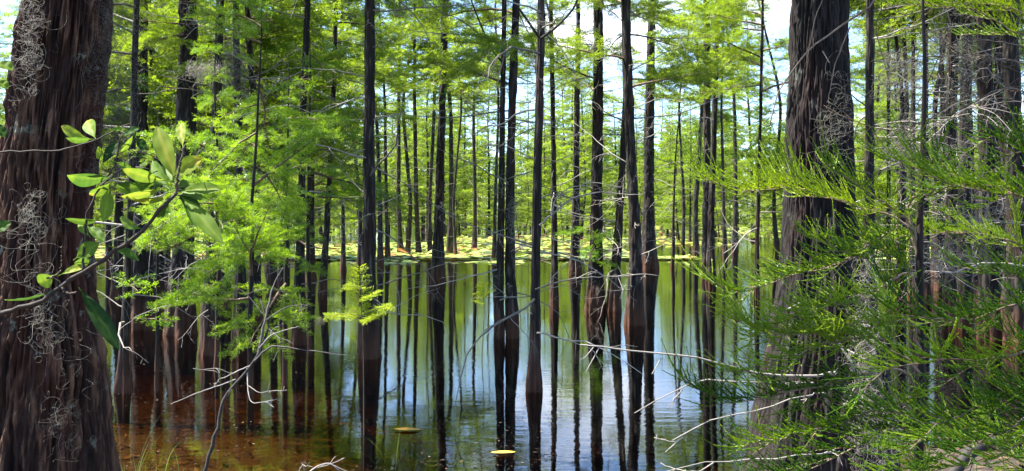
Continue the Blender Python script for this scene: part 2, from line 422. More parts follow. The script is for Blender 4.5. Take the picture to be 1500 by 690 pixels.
FOL_FAR = foliage_mat('cypress_needles_spring', [(0., (.085, .15, .016)), (.45, (.175, .275, .030)), (1., (.30, .42, .055))], .6, .15)
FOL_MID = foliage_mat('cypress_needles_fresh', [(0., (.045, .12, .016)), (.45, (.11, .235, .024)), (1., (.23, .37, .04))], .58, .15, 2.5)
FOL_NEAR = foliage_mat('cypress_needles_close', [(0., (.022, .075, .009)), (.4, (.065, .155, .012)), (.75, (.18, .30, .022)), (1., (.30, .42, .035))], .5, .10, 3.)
BARK = bark_mat('cypress_bark', (.004, .0035, .003), (.014, .011, .009), (.15, .125, .105), bump=.6)
BARK_FAR = bark_mat('cypress_bark_grey', (.006, .005, .0045), (.020, .017, .0145), (.13, .115, .10), bump=.4, scale=12.)
BARK_NEAR = bark_mat('cypress_bark_stringy', (.003, .0025, .002), (.010, .0075, .006), (.055, .043, .036), stain=(.03, .02, .015), lichen=.25, bump=.8, scale=34., zs=6.)
BARK_RED = bark_mat('cypress_bark_red_shaggy', (.003, .0015, .001), (.027, .0105, .0055), (.25, .135, .078), stain=(.06, .026, .014), lichen=.55, bump=.8, scale=34., zs=6.)
FOL_SEEDLING = foliage_mat('seedling_needles', [(0., (.12, .20, .015)), (1., (.36, .45, .04))], .5, .1)
TWIG = plain_mat('dead_twig_grey', [(0., (.05, .042, .034)), (.5, (.17, .148, .128)), (1., (.33, .30, .265))], .8, .3, 9.)
TWIG_BROWN = plain_mat('live_twig_brown', [(0., (.05, .032, .02)), (.5, (.14, .09, .058)), (1., (.34, .25, .18))], .7, .3, 15.)
MOSS = plain_mat('spanish_moss_grey', [(0., (.09, .085, .068)), (.5, (.24, .225, .185)), (1., (.48, .45, .38))], .9, .1, 4., 0, .2)
WEATHERED = plain_mat('weathered_wood', [(0., (.03, .025, .022)), (.5, (.095, .082, .074)), (1., (.30, .27, .24))], .75, .35, 26., .5)
BAY_LEAF = plain_mat('bay_leaf', [(0., (.018, .045, .012)), (.35, (.06, .13, .016)), (.7, (.16, .25, .022)), (.9, (.27, .32, .03)), (1., (.42, .33, .03))], .55, .14, 6., 0, .5)
BAY_BARK = plain_mat('bay_twig_bark', [(0., (.018, .012, .008)), (.5, (.05, .033, .022)), (1., (.24, .17, .10))], .7, .3, 40., .3)
PAD = plain_mat('lily_pad', [(0., (.20, .06, .025)), (.15, (.40, .19, .045)), (.3, (.36, .34, .055)), (.6, (.25, .36, .045)), (1., (.38, .48, .085))], .45, .5, 2.5, 0, .12)
LITTER = plain_mat('leaf_litter', [(0., (.015, .009, .006)), (.5, (.05, .029, .017)), (1., (.17, .105, .06))], .8, .3, 8.)
YELLOW = plain_mat('yellow_leaf', [(0., (.45, .22, .02)), (1., (.75, .50, .06))], .5, .4, 14.)
GRASS = plain_mat('grass_blade', [(0., (.05, .10, .02)), (1., (.16, .26, .05))], .5, .4, 5., 0, .35)

# ground
m, nt, ns, lk = mat('peat_and_litter'); GROUND = m
g_ = N(ns, 'ShaderNodeNewGeometry')
n1 = N(ns, 'ShaderNodeTexNoise', i_Scale=9., i_Detail=8., i_Roughness=.7); lk.new(g_.outputs['Position'], n1.inputs['Vector'])
n2 = N(ns, 'ShaderNodeTexVoronoi', i_Scale=26.); lk.new(g_.outputs['Position'], n2.inputs['Vector'])
mx = N(ns, 'ShaderNodeMix', data_type='RGBA'); mx.inputs['Factor'].default_value = .35; lk.new(n1.outputs['Color'], mx.inputs['A']); lk.new(n2.outputs['Color'], mx.inputs['B'])
rp = ramp(ns, [(.25, (.012, .008, .005)), (.5, (.036, .022, .012)), (.75, (.095, .060, .034))]); lk.new(mx.outputs['Result'], rp.inputs[0])
bs = N(ns, 'ShaderNodeBsdfPrincipled', i_Roughness=.9); lk.new(rp.outputs[0], bs.inputs['Base Color'])
bp = N(ns, 'ShaderNodeBump', i_Strength=.8, i_Distance=.03); lk.new(n1.outputs['Fac'], bp.inputs['Height']); lk.new(bp.outputs[0], bs.inputs['Normal'])
o_ = N(ns, 'ShaderNodeOutputMaterial'); lk.new(bs.outputs[0], o_.inputs[0])

# water: clear tannin-stained, mirror-like; absorbs in its depth
m, nt, ns, lk = mat('tannin_water'); WATER = m
g_ = N(ns, 'ShaderNodeNewGeometry')
mpw = N(ns, 'ShaderNodeMapping'); mpw.inputs['Scale'].default_value = (1.5, 4.0, 1); lk.new(g_.outputs['Position'], mpw.inputs[0])
w1 = N(ns, 'ShaderNodeTexNoise', i_Scale=2.2, i_Detail=3., i_Roughness=.55); lk.new(mpw.outputs[0], w1.inputs['Vector'])
w2 = N(ns, 'ShaderNodeTexNoise', i_Scale=.35, i_Detail=1.); lk.new(g_.outputs['Position'], w2.inputs['Vector'])
wm = N(ns, 'ShaderNodeMapRange', i_1=.35, i_2=.7, i_3=.15, i_4=1.); lk.new(w2.outputs['Fac'], wm.inputs[0])
wh = N(ns, 'ShaderNodeMath', operation='MULTIPLY'); lk.new(w1.outputs['Fac'], wh.inputs[0]); lk.new(wm.outputs[0], wh.inputs[1])
bpw = N(ns, 'ShaderNodeBump', i_Strength=.13, i_Distance=.02); lk.new(wh.outputs[0], bpw.inputs['Height'])
fr = N(ns, 'ShaderNodeFresnel', i_IOR=1.333); lk.new(bpw.outputs[0], fr.inputs['Normal'])
tr = N(ns, 'ShaderNodeBsdfTransparent'); tr.inputs[0].default_value = (.95, .86, .72, 1)
gl = N(ns, 'ShaderNodeBsdfGlossy', i_Roughness=.0); gl.inputs['Color'].default_value = (1, 1, 1, 1); lk.new(bpw.outputs[0], gl.inputs['Normal'])
mxs = N(ns, 'ShaderNodeMixShader'); lk.new(fr.outputs[0], mxs.inputs[0]); lk.new(tr.outputs[0], mxs.inputs[1]); lk.new(gl.outputs[0], mxs.inputs[2])
va = N(ns, 'ShaderNodeVolumeAbsorption', i_Density=3.4); va.inputs['Color'].default_value = (.72, .60, .31, 1)
o_ = N(ns, 'ShaderNodeOutputMaterial'); lk.new(mxs.outputs[0], o_.inputs['Surface']); lk.new(va.outputs[0], o_.inputs['Volume'])

# ------------------------------------------------------------------ light
SUN_EL, SUN_AZ = 58.0, None
sun_dir = nrm(np.array([-.85, .20, 0.])); sun_dir = np.array([sun_dir[0] * math.cos(R(SUN_EL)), sun_dir[1] * math.cos(R(SUN_EL)), math.sin(R(SUN_EL))])
sd = bpy.data.lights.new('sun', 'SUN'); sd.energy = 5.0; sd.angle = R(.53); sd.color = (1., .95, .87)
so = bpy.data.objects.new('sun', sd); COL.objects.link(so); so.location = (-20, 8, 40)
import mathutils
so.rotation_euler = mathutils.Vector((-sun_dir).tolist()).to_track_quat('-Z', 'Y').to_euler()
w = bpy.data.worlds.new('World'); scene.world = w; w.use_nodes = True
wn, wl = w.node_tree.nodes, w.node_tree.links; wn.clear()
sky = wn.new('ShaderNodeTexSky'); sky.sky_type = 'NISHITA'; sky.sun_disc = False
sky.sun_elevation = R(SUN_EL); sky.sun_rotation = math.atan2(sun_dir[0], sun_dir[1])
sky.air_density = .65; sky.dust_density = .1; sky.ozone_density = 3.0
bg = wn.new('ShaderNodeBackground'); bg.inputs[1].default_value = .115
wo = wn.new('ShaderNodeOutputWorld'); wtc = wn.new('ShaderNodeTexCoord'); wmp = wn.new('ShaderNodeMapping'); wmp.inputs['Scale'].default_value = (1, 1, 2.6); wl.new(wtc.outputs['Generated'], wmp.inputs[0])
wnz = wn.new('ShaderNodeTexNoise'); wnz.inputs['Scale'].default_value = 4.5; wnz.inputs['Detail'].default_value = 6; wnz.inputs['Roughness'].default_value = .6; wl.new(wmp.outputs[0], wnz.inputs['Vector'])
wrp = wn.new('ShaderNodeValToRGB'); wrp.color_ramp.elements[0].position = .58; wrp.color_ramp.elements[1].position = .74; wl.new(wnz.outputs['Fac'], wrp.inputs[0])
wmx = wn.new('ShaderNodeMix'); wmx.data_type = 'RGBA'; wl.new(wrp.outputs[0], wmx.inputs['Factor']); wl.new(sky.outputs[0], wmx.inputs['A']); wmx.inputs['B'].default_value = (6.0, 6.2, 6.6, 1)
wl.new(wmx.outputs['Result'], bg.inputs[0]); wl.new(bg.outputs[0], wo.inputs[0])
vs = scene.view_settings; vs.view_transform = 'Standard'; vs.look = 'None'; vs.gamma = 1; vs.exposure = 2.2; vs.use_curve_mapping = False
scene.cycles.max_bounces = 10; scene.cycles.transparent_max_bounces = 12
scene.cycles.diffuse_bounces = 3; scene.cycles.glossy_bounces = 3; scene.cycles.transmission_bounces = 6
scene.cycles.caustics_reflective = False; scene.cycles.caustics_refractive = False
scene.cycles.sample_clamp_indirect = 6.0
scene.cycles.use_denoising = True

# ------------------------------------------------------------------ setting
def ground_z(x, y):
    x = np.asarray(x, float); y = np.asarray(y, float)
    shore = 4.9 + 2.1 * np.clip((x - 1.9) / .9, 0, 1) + .6 * np.clip((-2.3 - x) / .8, 0, 1) + .2 * np.sin(x * 1.7) 
    s = y - shore
    z = np.where(s < 0, .16 * (1 - np.exp(s * .9)), -.80 * (1 - np.exp(-s * (.36 - .24 * np.clip((-.3 - x) / 1.2, 0, 1)))))
    z = z + (fbm(np.stack([x * 1.3, y * 1.3, x * 0], -1), 4, 3) - .5) * .14 * np.clip(1.3 - np.abs(s) / 18, .5, 1)
    far = np.clip((y - 200) / 40, 0, 1)
    z = z * (1 - far) + far * (.5 + .3 * fbm(np.stack([x * .05, y * .05, x * 0], -1), 2, 8))
    lat = np.clip((np.abs(x) - 110) / 30, 0, 1)
    return z * (1 - lat) + lat * .5
ys = np.concatenate([np.linspace(-60, -6, 10), np.linspace(-5, 14, 190), 14 + (np.linspace(.01, 1, 90) ** 2.2) * 900])
xs = np.concatenate([-7 - (np.linspace(1, .01, 50) ** 2.4) * 600, np.linspace(-7, 7, 140), 7 + (np.linspace(.01, 1, 50) ** 2.4) * 600])
X, Y = np.meshgrid(xs, ys); Z = ground_z(X, Y)
nx, ny = len(xs), len(ys)
i = np.arange(ny - 1)[:, None] * nx; j = np.arange(nx - 1)[None]
M = MB(); M.add(np.stack([X, Y, Z], -1), np.stack([i + j, i + j + 1, i + nx + j + 1, i + nx + j], -1).reshape(-1, 4))
tag(M.build('ground', GROUND), kind='structure')
bx = np.array([[-180, -40, -3], [180, -40, -3], [180, 260, -3], [-180, 260, -3], [-180, -40, 0], [180, -40, 0], [180, 260, 0], [-180, 260, 0]], float)
M = MB(); M.add(bx, [[0, 3, 2, 1], [4, 5, 6, 7], [0, 1, 5, 4], [1, 2, 6, 5], [2, 3, 7, 6], [3, 0, 4, 7]])
tag(M.build('water', WATER, smooth=False), kind='structure')

# ------------------------------------------------------------------ trees
def tree(name, label, base, pts, wb, wm, H, group=None, near=False, dead=9, crown=None, dmin=.5, dmax=None, tufts=(), sides=48, rows=420, seed=1, fl=.28, bark=BARK, lod='mid', flh=.8, deadL=(.5, 2.0), sunk=.9, gz=0., cat='cypress tree', cr=1.75, cdens=1.15):
    g = np.random.default_rng(seed)
    d = base_depth(base[1]) if not isinstance(base, tuple) or len(base) == 2 else base[2]
    B = at(base[0], base[1], d); B[2] = gz
    root = empty(name, (B[0], B[1], gz), label, cat, group)
    zs = [gz - sunk, gz]; cx = [0, 0]
    for px, py in pts:
        p = at(px, py, d)
        if p[2] > zs[-1] + .05: zs.append(p[2]); cx.append(p[0] - B[0])
    s = (cx[-1] - cx[-2]) / max(zs[-1] - zs[-2], .3); ztop = zs[-1]
    s = np.clip(s, -.05, .05)
    for k in (.4, .75, 1.):
        z = ztop + (H - ztop) * k
        zs.append(z); cx.append(cx[-1] + s * (z - zs[-2]) * .6 + g.normal(0, .06))
    zs = np.array(zs); cx = np.array(cx)
    lean = g.normal(0, .012)
    rb, rm = .9 * wb / F * d / 2, .88 * wm / F * d / 2
    zd = np.concatenate([np.linspace(zs[0], gz + 2.5, 26), np.linspace(gz + 2.7, H, 30)])
    xd = np.interp(zd, zs, cx); yd = lean * (zd - gz)
    h = np.maximum(zd - gz, 0)
    rad = rm * np.clip(1.06 - .95 * h / (H - gz), .05, 2) ** .8 + (rb - rm * 1.06) * np.exp(-h / flh)
    rad = np.where(zd < gz, rb * (1 + .25 * (gz - zd)), rad)
    M = MB()
    z, c, r = trunk(M, zd, xd, yd, rad, sides, rows, seed, bark=min(.020, rm * .2), fl=fl, flh=flh * .8, nf=g.integers(5, 9), cell=.03 if near else .035, z0=zd[0], z1=H)
    M.build('trunk', bark, root, (0, 0, gz))
    dead = int(dead * (2.6 if d < 22 else 1.8))
    def centre(zq): return np.array([np.interp(zq, zd, xd), np.interp(zq, zd, yd), zq]), np.interp(zq, zd, rad)
    vis = CH + d * HZ / F
    dmax = dmax or min(vis + .3, H * .8)
    for k in range(dead):
        zq = gz + dmin + (dmax - dmin - gz) * ((k + g.uniform(0, 1)) / dead)
        p, rr = centre(zq); az = g.uniform(0, 2 * np.pi)
        Ld = g.uniform(*deadL) * (1 if g.uniform() < .6 else .35); M = MB(); snag(M, p + np.array([math.cos(az), math.sin(az), 0]) * rr * .7, az, g.uniform(-.25, .45), Ld, g, r0=.003 + .0048 * Ld, depth=2, sides=5 if d < 18 else 4)
        if d > 16:
            pass
        M.build('dead_branch', TWIG, root, (0, 0, gz))
    if crown:
        z0, nb = crown
        gap = 575 < base[0] < 735 or 835 < base[0] < 1020
        if d > 13 and 500 < base[0] < 1100: z0 = CH + d * g.uniform(.10, .15); nb = int(nb * .85)
        elif base[0] > 1290: z0 *= 1.15
        elif d > 13: z0 *= .70; nb = int(nb * 1.5)
        else: nb = int(nb * 1.25)
        M = MB()
        for k in range(nb):
            zq = z0 + (H * .99 - z0) * (k + g.uniform(0, 1)) / nb
            p, rr = centre(zq); az = g.uniform(0, 2 * np.pi)
            Lb = cr * (1.0 - .72 * (zq - z0) / (H - z0)) * g.uniform(.6, 1.2)
            bough(M, p, az, g.uniform(-.05, .5), Lb, lod, g, droop=-.03, dens=cdens)
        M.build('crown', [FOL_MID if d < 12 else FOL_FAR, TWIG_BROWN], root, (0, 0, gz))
    for (px, py, Lb, az, el) in tufts:
        q = at(px, py, d); p, rr = centre(q[2])
        M = MB(); bough(M, p, az, el, Lb, 'mid', g, droop=-.04, start=.15)
        M.build('green_bough', [FOL_MID, TWIG_BROWN], root, (0, 0, gz))
    return root

PI = math.pi
SWAMP = 'cypress trees standing in the near water'
# --- the two big foreground trunks
def big_trunk(name, label, base_px, d, pts, H, seed, sides, rows, bark_amp, fl, flh, nf, crown, gz, bark=None, rk=1.):
    """pts: (py, left px, right px) outline at depth d"""
    g = np.random.default_rng(seed)
    c0 = [(at((l + r) / 2, y, d)[0], at(0, y, d)[2], (r - l) / 2 / F * d) for y, l, r in pts]
    c0 = [(a, b, c * rk) for a, b, c in c0]
    c0 = sorted(c0, key=lambda a: a[1])
    bx_ = c0[0][0]
    root = empty(name, (bx_, d, gz), label, 'cypress tree')
    zs = [a[1] for a in c0]; xs_ = [a[0] - bx_ for a in c0]; rs = [a[2] for a in c0]
    sl = (xs_[-1] - xs_[-2]) / (zs[-1] - zs[-2])
    zb = gz - .4
    zs = [zb] + zs + [zs[-1] + (H - zs[-1]) * .5, H]; xs_ = [xs_[0]] + xs_ + [xs_[-1] + sl * (H - zs[-3]) * .35, xs_[-1] + sl * (H - zs[-3]) * .5]
    rs = [rs[0] * 1.12] + rs + [rs[-1] * .6, .05]
    M = MB()
    z1 = c0[-1][1] + .6
    trunk(M, zs, xs_, [0] * len(zs), rs, sides, rows, seed, bark=bark_amp, fl=fl, flh=flh, nf=nf, cell=.024, fz=3.6, z0=zb, z1=z1)
    z2 = z1 - .08
    trunk(M, zs, xs_, [0] * len(zs), [r * .97 for r in rs], 60, 80, seed, bark=bark_amp, fl=fl, flh=flh, nf=nf, cell=.024, fz=3.6, z0=z2, z1=H)
    M.build('trunk', bark or BARK_NEAR, root, (0, 0, gz))
    z0, nb, cr = crown
    M = MB()
    for k in range(nb):
        zq = z0 + (H * .98 - z0) * (k + g.uniform(0, 1)) / nb
        p = np.array([np.interp(zq, zs, xs_), 0, zq]); az = g.uniform(0, 2 * PI)
        bough(M, p, az, g.uniform(-.05, .4), cr * (1 - .7 * (zq - z0) / (H - z0)) * g.uniform(.6, 1.2), 'lo', g, droop=-.03, r0=.03, dens=1.1)
    M.build('crown', [FOL_MID, TWIG_BROWN], root, (0, 0, gz))
    # surface roots
    for az in ((-.5, .3, 1.2) if seed == 3 else (3.5, 4.4, 5.3, 2.8, 0.2)):
        r = rs[1]; M = MB(); P = []
        for t in np.linspace(0, 1, 8):
            rr = r * (.75 + 1.0 * t); x, y = math.cos(az + .2 * math.sin(3 * t)) * rr, math.sin(az + .2 * math.sin(3 * t)) * rr
            zz = float(ground_z(bx_ + x, d + y)); P.append([x, y, max(zz, gz - .3) + .22 * (1 - t) ** 2 + .01])
        tube(M, P, np.linspace(.07, .02, 8), 10, 0, .5); M.build('root', bark or BARK_NEAR, root, (0, 0, gz))
    return root
big_trunk('bald_cypress', 'massive shaggy cypress trunk hung with pale moss beside the bay leaves', None, 4.4,
          [(-60, 44, 166), (0, 38, 163), (170, 12, 146), (345, -4, 131), (520, -22, 150), (620, -38, 162), (690, -52, 172), (780, -80, 190)], 16, 3, 520, 700, .024, .08, .4, 9, (7.6, 26, 2.0), .12, BARK_RED, .86)
big_trunk('bald_cypress', 'thick dark cypress trunk with flaring base behind the feathery green boughs', None, 5.6,
          [(-60, 1166, 1239), (0, 1163, 1240), (170, 1154, 1247), (260, 1152, 1248), (345, 1148, 1254), (430, 1132, 1274), (500, 1118, 1292), (600, 1098, 1306), (690, 1080, 1318), (720, 1072, 1324)], 17, 4, 420, 560, .017, .08, .4, 8, (5.0, 42, 2.8), .06, BARK_NEAR, .90)

# --- recognisable trees: label, base px, points up, base width, mid width, height, options
T = [
 ('broad dark cypress with swollen base standing left, behind the bay leaf branch', (262, 490), [(267, 400), (269, 345), (272, 170), (275, 0)], 44, 30, 16, dict(dead=8, crown=(5.6, 30), tufts=((270, 130, .8, 3.6, .1), (270, 105, .7, 5.0, .2)))),
 ('dark cypress trunk showing just right of the massive mossy trunk', (210, 482), [(206, 345), (203, 170), (205, 0)], 46, 25, 15, dict(dead=7, crown=(5.4, 28))),
 ('short slim cypress with sunlit red base beside the massive mossy trunk', (180, 575), [(183, 480), (186, 400), (192, 250), (196, 60)], 26, 11, 9, dict(dead=9, crown=(4.0, 18), flh=.3, tufts=((183, 420, .45, 5.4, .3), (186, 470, .4, .2, .4)))),
 ('cypress with sunlit bark edge, right of the broad swollen trunk', (306, 520), [(309, 400), (311, 345), (318, 170), (324, 0)], 30, 14, 14, dict(dead=11, crown=(4.6, 24), tufts=((315, 220, .6, 5.4, .2),))),
 ('slender cypress rising through the bright green sapling foliage', (352, 512), [(352, 345), (347, 170), (343, 0)], 26, 11, 13, dict(dead=12, crown=(4.6, 22))),
 ('cypress with base in shade behind the leaning dead stick', (436, 505), [(440, 345), (442, 200), (450, 0)], 24, 11, 13, dict(dead=10, crown=(4.6, 22))),
 ('thin cypress left of the tall straight trunk, lower part bare', (472, 432), [(478, 345), (487, 170), (492, 0)], 14, 8, 13, dict(dead=9, crown=(5, 22))),
 ('tall straight cypress with rough bark behind the tiny bright seedling', (541, 525), [(540, 430), (541, 345), (542, 170), (544, 0)], 32, 17, 14, dict(dead=14, crown=(4.6, 26), sides=64, rows=460)),
 ('tall cypress rising where the nearest lily pads begin', (640, 412), [(642, 345), (647, 170), (652, 0)], 22, 13, 15, dict(dead=14, crown=(6.6, 30), lod='lo')),
 ('crooked slim cypress nearly touching its right-hand neighbour, mid pond', (731, 495), [(732, 400), (734, 345), (736, 170), (739, 0)], 17, 9, 12, dict(dead=11, crown=(4.4, 20))),
 ('cypress with lichen-pale base beside the crooked slim trunk, mid pond', (751, 495), [(748, 400), (746, 345), (749, 170), (757, 0)], 22, 13, 13, dict(dead=11, crown=(4.5, 22))),
 ('nearest mid-pond cypress, smooth slim trunk forking into two raised limbs', (782, 573), [(784, 460), (785, 345), (790, 170), (794, 0)], 26, 14, 9, dict(dead=8, crown=(4.0, 20), sides=64, rows=420, flh=.5)),
 ('thin straight cypress just right of the nearest mid-pond trunk', (812, 452), [(812, 345), (810, 170), (807, 0)], 14, 8, 12, dict(dead=8, crown=(5, 20))),
 ('cypress with wide black base between the thin trunk and the clump', (842, 402), [(843, 345), (845, 170), (847, 0)], 21, 10, 14, dict(dead=10, crown=(6, 26), lod='lo')),
 ('stout cypress with green tufts on its lower trunk, left of the clump', (873, 455), [(873, 400), (874, 345), (876, 170), (878, 0)], 30, 17, 15, dict(dead=12, crown=(5.4, 28), sides=56, tufts=((873, 335, .7, 2.8, .1), (874, 360, .6, 4.4, .0), (873, 385, .5, 5.6, .1), (873, 345, .6, 4.9, .2)))),
 ('leaning slim cypress in the middle of the clump', (897, 456), [(902, 400), (906, 345), (915, 200), (919, 60)], 22, 10, 11, dict(dead=8, crown=(5.2, 18))),
 ('front cypress of the clump, trunk curving over to the left', (928, 476), [(930, 420), (932, 345), (926, 250), (921, 170), (917, 0)], 29, 16, 14, dict(dead=12, crown=(5, 26), sides=56)),
 ('thick rear cypress of the clump with wide reddish base', (952, 394), [(950, 345), (952, 170), (956, 0)], 29, 17, 17, dict(dead=12, crown=(8.2, 32), lod='lo', sides=48)),
 ('grey cypress at the pad edge, right of the open water', (1036, 404), [(1034, 345), (1035, 170), (1034, 0)], 16, 12, 15, dict(dead=10, crown=(7.5, 26), lod='lo', bark=BARK_FAR)),
 ('black cypress leaning away from the grey trunk at the pad edge', (1041, 414), [(1041, 345), (1046, 200), (1052, 0)], 15, 9, 14, dict(dead=8, crown=(6.6, 24), lod='lo')),
 ('very thin dark cypress left of the thick flaring trunk', (1108, 440), [(1109, 345), (1113, 170), (1116, 0)], 9, 6, 10, dict(dead=8, crown=(5.5, 18))),
 ('dark cypress emerging from behind the thick flaring trunk, right side', (1277, 500), [(1273, 400), (1272, 345), (1272, 170), (1272, 0)], 24, 14, 13, dict(dead=10, crown=(4.8, 22))),
 ('pole-thin cypress standing in open water beyond the hanging moss column', (1302, 408), [(1302, 345), (1301, 170), (1300, 0)], 9, 6, 11, dict(dead=7, crown=(6, 20), lod='lo')),
 ('slim bare cypress behind the grey moss tangles', (1336, 432), [(1336, 345), (1337, 170), (1338, 0)], 13, 8, 12, dict(dead=10, crown=(5.5, 20))),
 ('slim cypress with several pale dead twigs behind the dark boughs', (1357, 445), [(1357, 345), (1357, 170), (1358, 0)], 13, 8, 12, dict(dead=12, crown=(5, 20))),
 ('dark mossy cypress among the crowded trunks above the dark boughs', (1391, 470), [(1391, 345), (1390, 170), (1390, 0)], 22, 14, 13, dict(dead=12, crown=(4.8, 24))),
 ('sunlit mossy cypress among the crowded trunks above the dark boughs', (1414, 480), [(1412, 345), (1411, 170), (1416, 0)], 25, 18, 13, dict(dead=12, crown=(4.7, 24), bark=BARK_FAR)),
 ('wide black cypress near the picture edge above the dark boughs', (1450, 495), [(1448, 345), (1444, 170), (1440, 0)], 34, 24, 14, dict(dead=12, crown=(4.6, 28))),
 ('black cypress cut by the picture edge above the dark boughs', (1492, 500), [(1490, 345), (1484, 170), (1478, 0)], 38, 26, 14, dict(dead=12, crown=(4.6, 28))),
 ('bare crooked sapling stem in open water right of the clump', (985, 392), [(987, 360), (986, 330), (988, 250)], 7, 4, 5, dict(dead=6, crown=(3.4, 10), lod='lo', fl=.1)),
]
for k, (lab, b, pts, wb, wm, H, kw) in enumerate(T):
    tree('pond_cypress', lab, b, pts, wb, wm, H, SWAMP, seed=40 + k, near=base_depth(b[1]) < 13, **kw)

# --- the second rank, at the edge of the lily pads
RANK = [(503, 396, 9, 6), (527, 393, 10, 6), (557, 388, 10, 7), (568, 379, 9, 6), (587, 371, 10, 7), (597, 371, 9, 6), (613, 371, 9, 7), (630, 371, 8, 6),
        (658, 372, 11, 8), (668, 374, 6, 4), (695, 366, 10, 6), (724, 380, 8, 5), (1000, 372, 6, 5), (1019, 374, 10, 8), (1062, 374, 8, 5), (1076, 368, 9, 7),
        (1140, 372, 8, 6), (455, 385, 11, 7), (420, 380, 10, 7), (392, 378, 12, 8), (232, 400, 14, 9), (160, 390, 12, 8), (1320, 392, 9, 6), (1368, 400, 11, 7), (1430, 395, 14, 9), (1470, 410, 13, 9),
        (172, 440, 20, 13), (232, 455, 24, 15), (330, 450, 20, 12), (372, 470, 24, 13), (398, 440, 18, 11), (414, 425, 16, 10), (456, 410, 14, 9), (245, 425, 15, 10), (1318, 440, 14, 9), (1376, 425, 15, 10), (1465, 450, 20, 13), (1425, 430, 14, 9),
        (1345, 458, 15, 9), (1402, 448, 14, 9), (1432, 462, 17, 11), (1474, 474, 20, 13), (1322, 420, 14, 10), (1462, 430, 16, 11), (1380, 410, 14, 10)]
for k, (px, py, wb, wm) in enumerate(RANK):
    g = np.random.default_rng(300 + k); dd = base_depth(py)
    tree('pond_cypress', 'slender grey-brown cypress of the second row, by the edge of the lily pads', (px, py), [(px + g.normal(0, 3), 300), (px + g.normal(0, 9), 150), (px + g.normal(0, 15), 0)],
         wb, wm, CH + dd * .24 + g.uniform(0, 3), 'second row of cypresses at the pad edge', dead=12, crown=((4.2 if px > 1290 else 3.7 if 560 < px < 1080 else 1.8) + g.uniform(0, 2.5), 56), seed=300 + k, sides=22, rows=150, lod='lo', bark=BARK if (px > 1290 or px < 480) else BARK_FAR, cr=2.0)

# --- background trees: prototypes then copies
def proto_tree(seed, H, rb, z0, nb, cr, sap=False, lod='far', dead=36):
    g = np.random.default_rng(seed)
    root = empty('cypress_sapling' if sap else 'distant_cypress', (0, 0, 0), 'x', 'cypress sapling' if sap else 'cypress tree')
    M = MB(); zd = np.linspace(-.9, H, 24); h = np.maximum(zd, 0)
    rb = rb * .85; rad = rb * np.clip(1.05 - h / H, .03, 1) ** .8 + rb * .7 * np.exp(-h / .45) * (not sap)
    xd = np.cumsum(g.normal(g.normal(0, .03), .05, 24) * (zd > 0)); yd = np.cumsum(g.normal(0, .04, 24) * (zd > 0))
    trunk(M, zd, xd, yd, rad, 12, 40, seed, bark=rb * .1, fl=.2, nf=5)
    for k in range(dead):
        zq = g.uniform(.5, max(z0 + 2, H * .5)); az = g.uniform(0, 2 * PI)
        snag(M, [np.interp(zq, zd, xd), np.interp(zq, zd, yd), zq], az, g.uniform(-.2, .4), g.uniform(.4, 1.6), g, r0=.012, depth=1, sides=3, mat=1)
    t = M.build('trunk', [BARK_FAR, TWIG], root)
    M = MB()
    for k in range(nb):
        zq = z0 + (H * .99 - z0) * (k + g.uniform(0, 1)) / nb
        az = g.uniform(0, 2 * PI); Lb = cr * (1 - .75 * (zq - z0) / (H - z0)) * g.uniform(.55, 1.25)
        bough(M, np.array([np.interp(zq, zd, xd), np.interp(zq, zd, yd), zq]), az, g.uniform(-.05, .5), Lb, lod, g, droop=-.03, tone0=g.normal(.5, .12))
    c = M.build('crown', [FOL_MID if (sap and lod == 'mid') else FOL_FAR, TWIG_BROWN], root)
    return root, [t, c]
PT = [proto_tree(500 + k, H, rb, z0, nb, cr) for k, (H, rb, z0, nb, cr) in enumerate([(15, .12, 1.8, 120, 2.6), (17, .14, 2.6, 120, 2.8), (12, .09, 1.2, 110, 2.3), (14, .11, 3.0, 100, 2.5), (18, .15, 3.5, 120, 2.8), (11, .08, 1.0, 110, 2.1)])]
PS = [proto_tree(520 + k, H, rb, z0, nb, cr, True, 'lo', 3) for k, (H, rb, z0, nb, cr) in enumerate([(4.5, .035, .5, 60, 1.4), (6.0, .045, .7, 76, 1.6), (3.2, .028, .3, 44, 1.2)])]
def skyline(px):
    """photo row above which the sky shows through in this direction"""
    return float(np.interp(px, [0, 60, 200, 400, 540, 600, 660, 740, 790, 860, 940, 1010, 1070, 1150, 1300, 1500], [-20, -20, -60, -50, -30, 30, 100, 100, 50, 85, 135, 125, 10, -50, -120, -120]))
g = np.random.default_rng(77)
placed = []; used_t = [False] * len(PT); used_s = [False] * len(PS)
def free(x, y, r): return all((x - a) ** 2 + (y - b) ** 2 > r * r for a, b in placed)
def put(pool, used, k, loc, rz, s, lab, grp):
    root, ch = pool[k]
    if not used[k]:
        used[k] = True; root.location = loc; root.rotation_euler = (0, 0, rz); root.scale = s; root['label'] = lab; root['group'] = grp
    else: copy_thing(root, ch, loc, rz, s, lab, grp)
cnt = 0
for _ in range(6000):
    if cnt >= 165: break
    d = 57 + 100 * g.uniform(0, 1) ** 1.1; px = g.uniform(-120, 1620); x = (px - CX) / F * d
    if not free(x, d, 2.3): continue
    k = g.integers(len(PT)); H0 = [15, 17, 12, 14, 18, 11][k]
    Hm = CH + d * (HZ - skyline(px) + g.normal(0, 16)) / F
    s = np.clip(Hm / H0, .35, 1.15)
    placed.append((x, d)); cnt += 1
    put(PT, used_t, k, (x, d, 0), g.uniform(0, 6.28), (max(s, .7), max(s, .7), s), 'thin cypress far back among the lily pads', 'far cypresses among the lily pads')
cnt = 0
